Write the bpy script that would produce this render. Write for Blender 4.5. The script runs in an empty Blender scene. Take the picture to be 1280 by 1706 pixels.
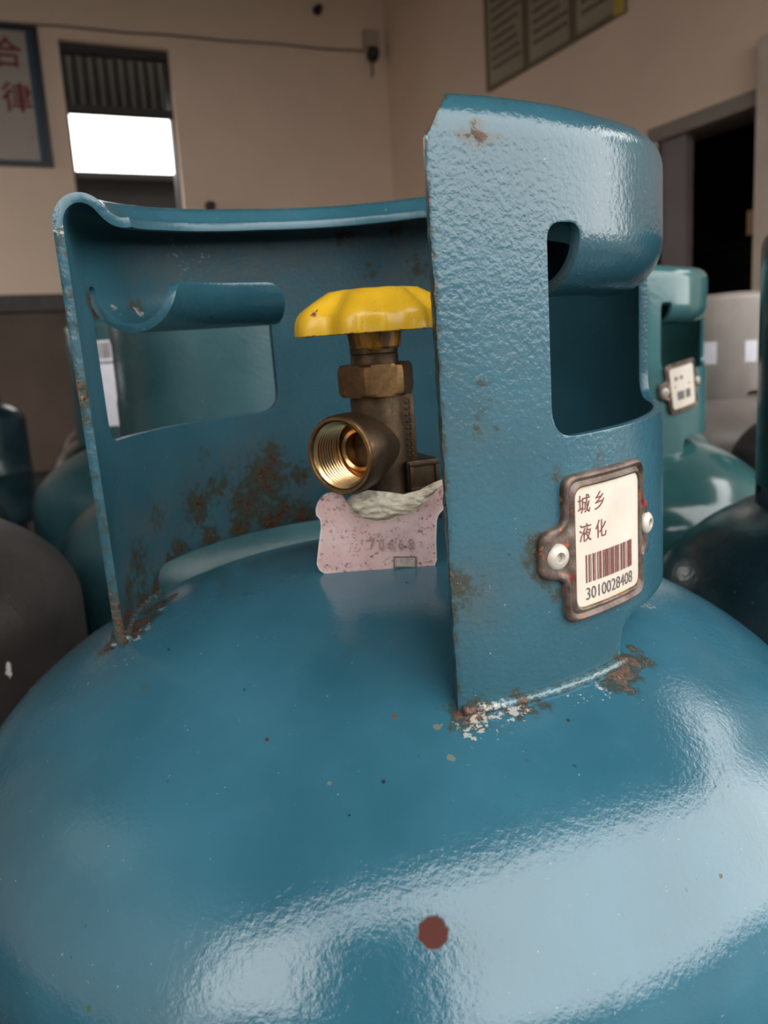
import bpy, bmesh, math, random
import numpy as np
from mathutils import Matrix, Vector, noise

random.seed(7)
SC = bpy.context.scene
COL = SC.collection
PI = math.pi
MM = 0.001

# ------------------------------------------------------------------ camera
# room frame: +Y runs to the back wall, +X to the right wall, metres
FPX = 1374.45
def cam_rows(pitch, roll, yaw):
    fwd = Vector((math.sin(yaw)*math.cos(pitch), math.cos(yaw)*math.cos(pitch), -math.sin(pitch)))
    right = Vector((math.cos(yaw), -math.sin(yaw), 0))
    up = right.cross(fwd)
    r2 = right*math.cos(roll) + up*math.sin(roll)
    u2 = -right*math.sin(roll) + up*math.cos(roll)
    return r2, u2, fwd
RW, UW, FW = cam_rows(math.radians(10.72), math.radians(-3.41), math.radians(24.13))
RL, UL, FL = cam_rows(0.21812, -0.07503, -0.00865)          # the same camera seen from the leaning cylinder
Mw = Matrix((RW, UW, FW)).transposed(); Ml = Matrix((RL, UL, FL)).transposed()
LEAN = Mw @ Ml.transposed()                                 # cylinder axes -> room axes (a 2 degree lean)
APEX = Vector((0, 0, 0.556))
CAM_L = Vector((3.474, -292.84, 80.47)) * MM
CAM = APEX + LEAN @ CAM_L
cd = bpy.data.cameras.new('camera'); cam = bpy.data.objects.new('camera', cd); COL.objects.link(cam)
cd.sensor_fit = 'HORIZONTAL'; cd.sensor_width = 36.0; cd.lens = 36.0*FPX/1280.0
cd.clip_start = 0.01; cd.clip_end = 200
cam.matrix_world = Matrix.Translation(CAM) @ Matrix((RW, UW, -FW)).transposed().to_4x4()
cd.dof.use_dof = True; cd.dof.focus_distance = 0.228; cd.dof.aperture_fstop = 25.0
SC.camera = cam

# ------------------------------------------------------------------ sky, exposure
world = bpy.data.worlds.new('overcast_sky'); SC.world = world; world.use_nodes = True
wn = world.node_tree.nodes; bgn = wn['Background']
bgn.inputs[0].default_value = (1.0, 0.985, 0.96, 1); bgn.inputs[1].default_value = 5.2
SC.view_settings.view_transform = 'Standard'; SC.view_settings.look = 'None'
SC.view_settings.exposure = 0.0; SC.view_settings.gamma = 1.0; SC.view_settings.use_curve_mapping = False
SC.cycles.use_denoising = True
SC.cycles.max_bounces = 8; SC.cycles.diffuse_bounces = 5; SC.cycles.glossy_bounces = 4
SC.cycles.sample_clamp_indirect = 6.0

def ray(px, py):
    return (FW*FPX + RW*(px-640) - UW*(py-853)).normalized()
def on_plane(px, py, axis, val):
    d = ray(px, py); t = (val-CAM[axis])/d[axis]
    return CAM + d*t
def portal(name, loc, rot, sx, sy):
    l = bpy.data.lights.new(name, 'AREA'); l.shape = 'RECTANGLE'; l.size = sx; l.size_y = sy
    l.cycles.is_portal = True
    o = bpy.data.objects.new(name, l); o.location = loc; o.rotation_euler = rot; COL.objects.link(o)

# room sizes
YB = CAM.y + 6.0            # back wall
XR = on_plane(647, 165, 1, YB).x   # right wall
XL = -2.62                   # left wall
YF = -1.05                  # open front
ZC = 3.62                   # ceiling
ZBEAM = 2.66
portal('front_daylight_portal', ((XL+XR)/2, YF-0.02, ZBEAM/2), (PI/2, 0, 0), XR-XL, ZBEAM)

portal('side_door_daylight_portal', (XL-0.1, 4.8, 1.15), (0, -PI/2, 0), 2.3, 1.2)

# ------------------------------------------------------------------ helpers
def link(o, parent=None):
    COL.objects.link(o)
    if parent is not None: o.parent = parent
    return o
def empty(name, loc=(0, 0, 0), rotz=0.0):
    o = bpy.data.objects.new(name, None); o.empty_display_size = 0.05
    o.location = loc; o.rotation_euler = (0, 0, rotz); COL.objects.link(o); return o
def tag(o, label=None, cat=None, group=None, kind=None):
    if label: o['label'] = label
    if cat: o['category'] = cat
    if group: o['group'] = group
    if kind: o['kind'] = kind
    return o
def finish(name, bm, mat, parent=None, smooth=True, angle=35):
    me = bpy.data.meshes.new(name); bm.normal_update(); bm.to_mesh(me); bm.free()
    if smooth:
        me.polygons.foreach_set('use_smooth', [True]*len(me.polygons))
        me.set_sharp_from_angle(angle=math.radians(angle))
    for m in (mat if isinstance(mat, (list, tuple)) else [mat]): me.materials.append(m)
    return link(bpy.data.objects.new(name, me), parent)
def box(bm, lo, hi, bev=0.0, mi=0, mtx=None):
    r = bmesh.ops.create_cube(bm, size=1.0)
    vs = r['verts']
    for v in vs:
        v.co = Vector(((lo[i]+hi[i])/2 + v.co[i]*(hi[i]-lo[i]) for i in range(3)))
    if bev > 0:
        es = list({e for v in vs for e in v.link_edges})
        rr = bmesh.ops.bevel(bm, geom=es, offset=bev, segments=2, affect='EDGES', profile=0.6)
        vs = list({v for f in rr['faces'] for v in f.verts} | {v for v in vs if v.is_valid})
    if mtx is not None:
        for v in vs: v.co = mtx @ v.co
    for f in {f for v in vs for f in v.link_faces}: f.material_index = mi
    return vs
def lathe(bm, prof, n=48, mtx=None, cap0=False, cap1=False, mi=0, a0=0.0):
    rings = []
    for r, z in prof:
        ring = []
        for i in range(n):
            a = a0 + 2*PI*i/n
            c = Vector((r*math.cos(a), r*math.sin(a), z))
            ring.append(bm.verts.new(mtx @ c if mtx is not None else c))
        rings.append(ring)
    for k in range(len(rings)-1):
        for i in range(n):
            j = (i+1) % n
            f = bm.faces.new((rings[k][i], rings[k][j], rings[k+1][j], rings[k+1][i])); f.material_index = mi
    if cap0: bm.faces.new(list(reversed(rings[0]))).material_index = mi
    if cap1: bm.faces.new(rings[-1]).material_index = mi
    return rings
def tube(bm, pts, rad, n=8, squash=1.0):
    rings = []
    for k, p in enumerate(pts):
        d = (pts[min(k+1, len(pts)-1)] - pts[max(k-1, 0)]).normalized()
        a = d.cross(Vector((0, 0, 1)));  a = a.normalized() if a.length > 1e-6 else Vector((1, 0, 0))
        b = a.cross(d)
        r = rad(k) if callable(rad) else rad
        rings.append([bm.verts.new(p + a*r*math.cos(2*PI*i/n) + b*r*squash*math.sin(2*PI*i/n)) for i in range(n)])
    for k in range(len(rings)-1):
        for i in range(n):
            j = (i+1) % n; bm.faces.new((rings[k][i], rings[k][j], rings[k+1][j], rings[k+1][i]))
    bm.faces.new(list(reversed(rings[0]))); bm.faces.new(rings[-1])
def fix_normals(bm): bmesh.ops.recalc_face_normals(bm, faces=bm.faces)

# ------------------------------------------------------------------ materials
def lin(r, g, b):
    f = lambda c: (c/255/12.92) if c/255 <= 0.04045 else ((c/255+0.055)/1.055)**2.4
    return (f(r), f(g), f(b), 1)
class NT:
    def __init__(s, name):
        s.m = bpy.data.materials.new(name); s.m.use_nodes = True
        s.t = s.m.node_tree; s.n = s.t.nodes; s.b = s.n['Principled BSDF']
        s.tc = s.n.new('ShaderNodeTexCoord')
    def L(s, a, b): s.t.links.new(a, b)
    def put(s, v, sock):
        if isinstance(v, bpy.types.NodeSocket): s.L(v, sock)
        else: sock.default_value = v
    def noise(s, scale, detail=3, rough=0.5, off=(0, 0, 0), vscale=None, dist=0.0):
        mp = s.n.new('ShaderNodeMapping'); s.L(s.tc.outputs['Object'], mp.inputs[0])
        mp.inputs['Location'].default_value = off
        if vscale: mp.inputs['Scale'].default_value = vscale
        n = s.n.new('ShaderNodeTexNoise'); s.L(mp.outputs[0], n.inputs['Vector'])
        n.inputs['Scale'].default_value = scale; n.inputs['Detail'].default_value = detail
        n.inputs['Roughness'].default_value = rough; n.inputs['Distortion'].default_value = dist
        return n.outputs['Fac']
    def rng(s, v, a, b, c=0.0, d=1.0, smooth=False):
        n = s.n.new('ShaderNodeMapRange'); s.L(v, n.inputs[0])
        if smooth: n.interpolation_type = 'SMOOTHSTEP'
        for i, x in zip((1, 2, 3, 4), (a, b, c, d)): n.inputs[i].default_value = x
        return n.outputs[0]
    def math(s, op, a, b=0.0, clamp=False):
        n = s.n.new('ShaderNodeMath'); n.operation = op; n.use_clamp = clamp
        s.put(a, n.inputs[0]); s.put(b, n.inputs[1]); return n.outputs[0]
    def mix(s, f, a, b, mode='MIX'):
        n = s.n.new('ShaderNodeMix'); n.data_type = 'RGBA'; n.blend_type = mode
        s.put(f, n.inputs[0]); s.put(a, n.inputs[6]); s.put(b, n.inputs[7]); return n.outputs[2]
    def attr(s, name):
        n = s.n.new('ShaderNodeAttribute'); n.attribute_name = name; return n.outputs['Fac']
    def bump(s, h, strength, dist, prev=None):
        n = s.n.new('ShaderNodeBump'); s.L(h, n.inputs['Height'])
        n.inputs['Strength'].default_value = strength; n.inputs['Distance'].default_value = dist
        if prev: s.L(prev, n.inputs['Normal'])
        return n.outputs[0]
    def spot(s, p, r, soft=0.25, wob=None, squash=(1, 1, 1)):
        v = s.n.new('ShaderNodeVectorMath'); v.operation = 'SUBTRACT'; s.L(s.tc.outputs['Object'], v.inputs[0]); v.inputs[1].default_value = p
        w = s.n.new('ShaderNodeVectorMath'); w.operation = 'MULTIPLY'; s.L(v.outputs[0], w.inputs[0]); w.inputs[1].default_value = squash
        d = s.n.new('ShaderNodeVectorMath'); d.operation = 'LENGTH'; s.L(w.outputs[0], d.inputs[0])
        q = s.math('DIVIDE', d.outputs['Value'], r)
        if wob is not None: q = s.math('ADD', q, s.math('MULTIPLY', s.math('SUBTRACT', wob, 0.5), 2.4))
        return s.rng(q, 1.0-soft, 1.0+soft, 1.0, 0.0, True)
    def out(s, color=None, rough=None, metal=None, normal=None, spec=None, coat=None):
        if color is not None: s.put(color, s.b.inputs['Base Color'])
        if rough is not None: s.put(rough, s.b.inputs['Roughness'])
        if metal is not None: s.put(metal, s.b.inputs['Metallic'])
        if normal is not None: s.L(normal, s.b.inputs['Normal'])
        if spec is not None: s.put(spec, s.b.inputs['Specular IOR Level'])
        return s.m

def paint(name, base, rough=0.2, peel=(700, 0.35, 0.0006), rusty=False, spots=(), spec=0.8, worn=1.0, chips=(), coarse=None):
    t = NT(name)
    big = t.noise(14, 4, 0.55); mid = t.noise(90, 4, 0.6, (3, 1, 2)); fine = t.noise(900, 3, 0.6, (1, 5, 2))
    c0 = base; dark = tuple(x*0.80 for x in base[:3])+(1,); lite = tuple(min(1, x*1.18+0.008) for x in base[:3])+(1,)
    col = t.mix(t.rng(big, 0.3, 0.7), dark, lite)
    col = t.mix(t.math('MULTIPLY', t.rng(mid, 0.55, 0.8), 0.25*worn), col, tuple(min(1, x*1.1+0.03) for x in base[:3])+(1,))
    # pale dust specks and dark pits
    sp = t.rng(t.noise(800, 2, 0.5, (9, 2, 7)), 0.745, 0.77)
    col = t.mix(t.math('MULTIPLY', sp, 0.55*worn), col, (0.35, 0.42, 0.45, 1))
    sp2 = t.rng(t.noise(260, 2, 0.5, (2, 8, 3)), 0.76, 0.775)
    col = t.mix(t.math('MULTIPLY', sp2, 0.8*worn), col, (0.012, 0.012, 0.014, 1))
    rg = t.rng(big, 0.3, 0.75, rough*0.85, rough*1.25)
    h = t.noise(peel[0], 2, 0.5)
    nrm = t.bump(h, peel[1], peel[2])
    if coarse: nrm = t.bump(t.noise(coarse[0], 2, 0.5, (4, 4, 1)), coarse[1], coarse[2], nrm)
    if rusty:
        mt_ = t.attr('matte'); spec = t.rng(mt_, 0, 1, spec, 0.18); rg = t.math('ADD', rg, t.math('MULTIPLY', mt_, 0.2))
        wn_ = t.noise(330, 5, 0.68, (5, 5, 5)); w2 = t.noise(900, 4, 0.6, (1, 2, 8))
        a = t.attr('rust'); g = t.attr('grime'); e = t.attr('bare')
        # grime first: brown-grey film
        gm = t.math('MULTIPLY', g, t.rng(t.noise(70, 5, 0.65, (7, 7, 7)), 0.34, 0.66), True)
        col = t.mix(t.math('MULTIPLY', gm, 0.8), col, (0.075, 0.078, 0.070, 1))
        km = t.math('ADD', a, t.math('MULTIPLY', t.math('SUBTRACT', wn_, 0.5), 1.7))
        halo = t.rng(km, 0.22, 0.60, 0, 0.85, True)
        col = t.mix(halo, col, (0.034, 0.036, 0.022, 1))
        core = t.rng(km, 0.63, 0.80, 0, 0.95, True)
        rc = t.mix(t.rng(w2, 0.40, 0.66), (0.020, 0.011, 0.008, 1), (0.13, 0.046, 0.018, 1))
        rc = t.mix(t.rng(t.noise(1500, 2, 0.5), 0.66, 0.74), rc, (0.30, 0.19, 0.11, 1))
        col = t.mix(core, col, rc)
        rg = t.mix(core, rg, (0.75, 0.75, 0.75, 1))
        be = t.math('ADD', e, t.math('MULTIPLY', t.math('SUBTRACT', t.noise(520, 4, 0.65, (8, 1, 1)), 0.5), 1.9))
        bm_ = t.rng(be, 0.60, 0.72, 0, 1, True)
        col = t.mix(t.math('MULTIPLY', bm_, 0.8), col, t.mix(t.rng(w2, 0.40, 0.6), (0.30, 0.36, 0.37, 1), (0.42, 0.34, 0.27, 1)))
        nrm = t.bump(t.math('ADD', core, t.math('MULTIPLY', w2, 0.5)), 0.35, 0.0004, nrm)
    if spots:
        ms = None
        wob = t.noise(500, 3, 0.6, (3, 3, 0))
        for p, r, c, k, sq in spots:
            m = t.math('MULTIPLY', t.spot(p, r, 0.12, wob if k < 1 and r < 0.0025 else t.rng(wob, 0, 1, 0.40, 0.60), sq), min(k, 1.0))
            col = t.mix(m, col, c)
            ms = m if ms is None else t.math('MAXIMUM', ms, m)
        rg = t.mix(ms, rg, (0.75, 0.75, 0.75, 1)); spec = t.math('MULTIPLY', t.rng(ms, 0, 1, 1, 0.2), spec)
    return t.out(col, rg, 0.0, nrm, spec)

def simple(name, c, rough=0.6, metal=0.0, nscale=60, var=0.15, bump=0.0, spec=0.5, bscale=None):
    t = NT(name)
    n = t.noise(nscale, 4, 0.6)
    d = tuple(x*(1-var) for x in c[:3])+(1,); l = tuple(min(1, x*(1+var)) for x in c[:3])+(1,)
    col = t.mix(t.rng(n, 0.3, 0.7), d, l)
    nr = t.bump(t.noise(bscale or nscale*4, 3, 0.6), bump, 0.002) if bump else None
    return t.out(col, rough, metal, nr, spec)

M = {}
M['wall'] = simple('painted_plaster', (0.74, 0.58, 0.455, 1), 0.85, 0, 1.3, 0.06, 0.05, 0.3, 90)
M['dado'] = simple('dark_brown_dado', (0.085, 0.058, 0.042, 1), 0.6, 0, 2.0, 0.25, 0.05, 0.3, 60)
M['ledge'] = simple('dado_ledge', (0.045, 0.036, 0.03, 1), 0.6, 0, 8, 0.2)
M['floor'] = simple('worn_concrete', (0.045, 0.038, 0.034, 1), 0.8, 0, 3, 0.3, 0.1, 0.3, 50)
M['ground'] = simple('yard_concrete', (0.09, 0.085, 0.08, 1), 0.85, 0, 0.8, 0.2, 0.1, 0.3, 30)
M['ceiling'] = simple('grey_ceiling', (0.08, 0.07, 0.062, 1), 0.9, 0, 2, 0.1)
M['frame_dark'] = simple('dark_window_frame', (0.014, 0.012, 0.010, 1), 0.5, 0, 30, 0.2)
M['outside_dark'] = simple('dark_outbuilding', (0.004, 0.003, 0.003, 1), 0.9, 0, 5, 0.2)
M['corrugated'] = simple('dark_corrugated_sheet', (0.010, 0.012, 0.011, 1), 0.6, 0, 8, 0.2)
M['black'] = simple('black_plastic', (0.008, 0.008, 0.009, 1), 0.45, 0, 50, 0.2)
M['white_plastic'] = simple('aged_white_plastic', (0.42, 0.34, 0.27, 1), 0.5, 0, 50, 0.1)
M['board_white'] = simple('board_white', (0.34, 0.30, 0.26, 1), 0.5, 0, 6, 0.05)
M['board_cream'] = simple('board_cream', (0.33, 0.28, 0.20, 1), 0.6, 0, 6, 0.08)
M['board_frame'] = simple('board_frame', (0.15, 0.115, 0.075, 1), 0.5, 0, 20, 0.1)
M['frame_blue'] = simple('dark_blue_frame', (0.010, 0.012, 0.018, 1), 0.4, 0, 30, 0.2)
M['blue_edge'] = simple('bright_blue_edge', (0.008, 0.045, 0.085, 1), 0.5, 0, 30, 0.1)
M['red_ink'] = simple('red_lettering', (0.16, 0.012, 0.012, 1), 0.6, 0, 40, 0.2)
M['ink_brown'] = simple('brown_print', (0.10, 0.082, 0.065, 1), 0.7, 0, 40, 0.2)
M['yellow_print'] = simple('yellow_print', (0.5, 0.34, 0.06, 1), 0.6, 0, 40, 0.1)
M['grey_door'] = simple('grey_steel_door', (0.16, 0.13, 0.13, 1), 0.45, 0, 3, 0.15)
M['jamb'] = simple('pale_door_jamb', (0.52, 0.43, 0.35, 1), 0.6, 0, 8, 0.1)
M['jamb_dark'] = simple('door_head', (0.24, 0.20, 0.165, 1), 0.6, 0, 8, 0.1)
M['ochre'] = simple('ochre_latch', (0.25, 0.13, 0.05, 1), 0.5, 0, 40, 0.2)
M['rivet'] = simple('white_aluminium_rivet', (0.46, 0.42, 0.37, 1), 0.4, 0.15, 300, 0.12, 0.1)
M['cable'] = simple('brown_cable', (0.17, 0.13, 0.10, 1), 0.6, 0, 20, 0.1)
M['hook'] = simple('dark_brown_metal', (0.035, 0.018, 0.015, 1), 0.5, 0.3, 60, 0.2)
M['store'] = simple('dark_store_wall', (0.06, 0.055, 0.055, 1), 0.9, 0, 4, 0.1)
M['person_block'] = simple('dark_person_stand_in', (0.05, 0.05, 0.055, 1), 0.8, 0, 6, 0.15)
M['yard_wall'] = simple('dark_yard_wall', (0.07, 0.075, 0.08, 1), 0.9, 0, 2, 0.2)
def frosted():
    m = bpy.data.materials.new('dusty_frosted_glass'); m.use_nodes = True; t = m.node_tree; t.nodes.clear()
    o = t.nodes.new('ShaderNodeOutputMaterial'); a = t.nodes.new('ShaderNodeBsdfTranslucent'); a.inputs[0].default_value = (0.55, 0.56, 0.55, 1)
    g = t.nodes.new('ShaderNodeBsdfGlossy'); g.inputs['Roughness'].default_value = 0.3; x = t.nodes.new('ShaderNodeMixShader'); x.inputs[0].default_value = 0.06
    t.links.new(a.outputs[0], x.inputs[1]); t.links.new(g.outputs[0], x.inputs[2]); t.links.new(x.outputs[0], o.inputs[0]); return m
M['frosted'] = frosted()
M['bore_dark'] = simple('dark_bore', (0.004, 0.003, 0.003, 1), 0.8)

def brass(name, a, b, rough, grime=0.5, metal=1.0):
    t = NT(name)
    n = t.noise(90, 5, 0.65); n2 = t.noise(500, 6, 0.75, (2, 2, 2))
    col = t.mix(t.rng(n, 0.35, 0.65), a, b)
    k = t.math('MULTIPLY', t.rng(n2, 0.30, 0.72), grime)
    col = t.mix(k, col, (0.035, 0.026, 0.017, 1))
    rg = t.mix(k, (rough,)*3+(1,), (0.62,)*3+(1,))
    return t.out(col, rg, metal, t.bump(n2, 0.12, 0.0003))
M['brass_body'] = brass('tarnished_brass', (0.055, 0.034, 0.020, 1), (0.14, 0.085, 0.042, 1), 0.38, 0.9, 0.75)
M['brass_nut'] = brass('brown_brass', (0.20, 0.11, 0.045, 1), (0.32, 0.185, 0.08, 1), 0.34, 0.6, 0.9)
M['brass_thread'] = brass('bright_brass_thread', (0.62, 0.42, 0.20, 1), (0.78, 0.58, 0.32, 1), 0.24, 0.0)
M['brass_seat'] = brass('copper_brass_seat', (0.75, 0.38, 0.14, 1), (0.85, 0.52, 0.24, 1), 0.22, 0.1)

def yellow_mat():
    t = NT('yellow_enamel')
    n = t.noise(80, 4, 0.6); c = t.mix(t.rng(n, 0.3, 0.7), (0.62, 0.36, 0.014, 1), (0.72, 0.44, 0.024, 1))
    a = t.attr('worn'); n2 = t.noise(420, 4, 0.65, (4, 1, 1))
    k = t.rng(t.math('ADD', a, t.math('MULTIPLY', t.math('SUBTRACT', n2, 0.5), 1.0)), 0.55, 0.62)
    c = t.mix(k, c, t.mix(t.rng(t.noise(900, 2, 0.5), 0.45, 0.55), (0.05, 0.03, 0.025, 1), (0.25, 0.09, 0.06, 1)))
    g = t.rng(t.noise(1100, 2, 0.5, (6, 6, 6)), 0.66, 0.70)
    c = t.mix(t.math('MULTIPLY', g, 0.6), c, (0.32, 0.17, 0.04, 1))
    return t.out(c, 0.3, 0, t.bump(t.noise(500, 2, 0.5), 0.1, 0.0005), 0.5)
M['yellow'] = yellow_mat()
def hub_mat():
    t = NT('worn_yellow_hub'); n = t.noise(170, 4, 0.6, (3, 0, 0), (1, 1, 0.4))
    c = t.mix(t.rng(n, 0.42, 0.58), (0.50, 0.24, 0.012, 1), (0.13, 0.055, 0.012, 1))
    return t.out(c, 0.35, 0.2, t.bump(t.noise(600, 3, 0.6), 0.15, 0.0005))
M['hub'] = hub_mat()
def tagmat():
    t = NT('soiled_pink_card')
    n = t.noise(60, 4, 0.6); c = t.mix(t.rng(n, 0.35, 0.65), (0.54, 0.35, 0.34, 1), (0.60, 0.46, 0.46, 1))
    band = t.noise(180, 3, 0.5, (2, 2, 2), (1, 1, 2.0))
    sp = t.math('MULTIPLY', t.rng(t.noise(900, 4, 0.75, (3, 3, 3)), 0.54, 0.60), t.rng(band, 0.46, 0.56))
    c = t.mix(t.math('MULTIPLY', sp, 0.85), c, (0.15, 0.035, 0.035, 1))
    sp2 = t.math('MULTIPLY', t.rng(t.noise(420, 4, 0.75, (8, 3, 3)), 0.60, 0.64), 0.9)
    c = t.mix(sp2, c, (0.045, 0.03, 0.02, 1))
    e = t.attr('rim'); c = t.mix(e, c, (0.66, 0.62, 0.58, 1))
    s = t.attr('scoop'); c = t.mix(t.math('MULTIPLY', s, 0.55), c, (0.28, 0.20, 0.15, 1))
    return t.out(c, 0.45, 0, t.bump(t.noise(600, 3, 0.5), 0.2, 0.0004))
M['tag'] = tagmat()
def wrapmat():
    t = NT('crumpled_white_film')
    n = t.noise(110, 5, 0.7, (0, 0, 0), (1, 1, 2.5)); c = t.mix(t.rng(n, 0.34, 0.5), (0.26, 0.21, 0.13, 1), (0.56, 0.51, 0.41, 1))
    return t.out(c, 0.4, 0, t.bump(t.noise(500, 4, 0.6, (0, 0, 0), (0.6, 1, 2.5)), 0.5, 0.0008))
M['wrap'] = wrapmat()
def framemat():
    t = NT('weathered_steel_plate')
    n = t.noise(150, 5, 0.65); n2 = t.noise(420, 4, 0.6, (1, 4, 4))
    c = t.mix(t.rng(n, 0.38, 0.62), (0.045, 0.028, 0.020, 1), (0.16, 0.12, 0.10, 1))
    c = t.mix(t.rng(n2, 0.60, 0.66), c, (0.30, 0.095, 0.028, 1))
    c = t.mix(t.rng(t.noise(90, 2, 0.5, (7, 2, 3)), 0.66, 0.72), c, (0.25, 0.03, 0.025, 1))
    return t.out(c, 0.5, 0.35, t.bump(n2, 0.25, 0.0005))
M['plate_frame'] = framemat()
def facemat():
    t = NT('cream_enamel_face')
    n = t.noise(60, 4, 0.6); c = t.mix(t.rng(n, 0.35, 0.7), (0.52, 0.46, 0.39, 1), (0.60, 0.545, 0.47, 1))
    e = t.attr('rim'); k = t.rng(t.math('ADD', e, t.math('MULTIPLY', t.math('SUBTRACT', t.noise(120, 3, 0.6), 0.5), 1.0)), 0.45, 0.95)
    c = t.mix(k, c, (0.62, 0.40, 0.13, 1))
    return t.out(c, 0.35)
M['plate_face'] = facemat()
M['print_red'] = simple('maroon_print', (0.16, 0.035, 0.03, 1), 0.5, 0, 900, 0.3)
M['print_grey'] = simple('grey_print', (0.10, 0.08, 0.075, 1), 0.5, 0, 900, 0.2)
M['label_white'] = simple('white_paper_label', (0.62, 0.62, 0.68, 1), 0.6, 0, 90, 0.08)
M['weld'] = paint('weld_paint', (0.045, 0.135, 0.175, 1), 0.25, (900, 0.5, 0.0008), rusty=True)

# ------------------------------------------------------------------ cylinder geometry (local frame in metres, dome apex at 0)
RC = 97.03; TH0 = 10.18; TH1 = 288.44; HB = 81.96; RB = 157.0
TK = 3.0; RM = RC - TK/2
ZL = 120.0; RA = 10.0 - TK/2; FZ = 101.0; FR = 14.0
def domez(r): return HB*math.sqrt(max(0.0, 1-(r/RB)**2)) - HB
def hit_collar(px, py, back=False, R=None):
    R = (R or (RC-3 if back else RC))*MM
    d = FL*FPX + RL*(px-640) - UL*(py-853)
    o = CAM_L
    A = d.x*d.x+d.y*d.y; B = 2*(o.x*d.x+o.y*d.y); C = o.x*o.x+o.y*o.y-R*R
    D = max(0.0, B*B-4*A*C)
    t = (-B+(1 if back else -1)*math.sqrt(D))/2/A
    p = o+d*t
    return math.degrees(math.atan2(p.x, -p.y)) % 360, p.z/MM
def hit_dome(px, py):
    d = FL*FPX + RL*(px-640) - UL*(py-853); o = CAM_L/MM
    S = Vector((1/RB, 1/RB, 1/HB)); oo = Vector((o.x*S.x, o.y*S.y, (o.z+HB)*S.z)); dd = Vector((d.x*S.x, d.y*S.y, d.z*S.z))
    A = dd.dot(dd); B = 2*oo.dot(dd); C = oo.dot(oo)-1; D = B*B-4*A*C
    t = (-B-math.sqrt(max(D, 0)))/2/A
    return (o+d*t)*MM
def section(t, flap):
    """(r, z, nr, nz) of the collar sheet's middle surface at height parameter t"""
    if flap and t < FZ:
        ph = (FZ-t)/FR
        return RM-FR+FR*math.cos(ph), FZ-FR*math.sin(ph), math.cos(ph), -math.sin(ph)
    if t <= ZL: return RM, t, 1.0, 0.0
    u = t-ZL; a1 = math.radians(138)
    if u < RA*a1:
        ph = u/RA
        return RM-RA+RA*math.cos(ph), ZL+RA*math.sin(ph), math.cos(ph), math.sin(ph)
    v = u-RA*a1
    r0 = RM-RA+RA*math.cos(a1); z0 = ZL+RA*math.sin(a1)
    dr, dz = -math.sin(a1), math.cos(a1)
    # short run down, then it levels out again
    rb = 9.0; l1 = 2.5
    if v < l1: return r0+dr*v, z0+dz*v, math.cos(a1), math.sin(a1)
    w = min((v-l1)/rb, 1.2)
    cx, cz = r0+dr*l1+rb*math.cos(a1), z0+dz*l1+rb*math.sin(a1)
    ph = a1-w
    return cx-rb*math.cos(ph), cz-rb*math.sin(ph), math.cos(ph), math.sin(ph)
TMAX = ZL + RA*math.radians(138) + 2.5 + 9.5
S2A = lambda s: TH0 + math.degrees(s/RC)
A2S = lambda a: math.radians(a-TH0)*RC
SLEN = A2S(TH1)
FLAPS = ((34.6, 88.2), (209.6, 266.5))
def in_flap(a, t): return t < FZ and t > 55.3 and any(f0-0.3 < a < f1+0.3 for f0, f1 in FLAPS)
def bend(s, t, h):
    a = S2A(s); r, z, nr, nz = section(t, in_flap(a, t))
    w = min(1.0, max(0.0, (t-103)/12)); w = w*w*(3-2*w)
    z += w*float(np.interp(a, (10, 45, 90, 160, 215, 255, 288), (3.0, 0.2, 1.0, 4.4, 3.4, 1.0, -2.0)))
    if t > ZL and a > 235: r = RM-(RM-r)*(1-0.16*min(1.0, (a-235)/40))
    r += nr*h; z += nz*h; q = math.radians(a)
    return Vector((r*math.sin(q), -r*math.cos(q), z))*MM

def rounded(poly, n=6):
    """poly: (x, y, radius) corners -> smooth outline"""
    out = []; N = len(poly)
    for i in range(N):
        p = Vector(poly[i][:2]); r = poly[i][2]
        a = (Vector(poly[i-1][:2])-p); b = (Vector(poly[(i+1) % N][:2])-p)
        if r <= 0: out.append(p); continue
        an = a.normalized(); bn = b.normalized(); ang = an.angle(bn)
        d = min(r/math.tan(ang/2), a.length*0.499, b.length*0.499)
        p0 = p+an*d; p1 = p+bn*d
        for k in range(n+1):
            w = k/n; out.append(p0*(1-w)**2 + p*2*w*(1-w) + p1*w**2)
    return out
def cutter(outline, h=8):
    bm = bmesh.new()
    lo = [bm.verts.new((p.x, p.y, -h)) for p in outline]; hi = [bm.verts.new((p.x, p.y, h)) for p in outline]
    n = len(lo)
    bm.faces.new(list(reversed(lo))); bm.faces.new(hi)
    for i in range(n): bm.faces.new((lo[i], lo[(i+1) % n], hi[(i+1) % n], hi[i]))
    fix_normals(bm)
    me = bpy.data.meshes.new('cut'); bm.to_mesh(me); bm.free()
    return me

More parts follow.
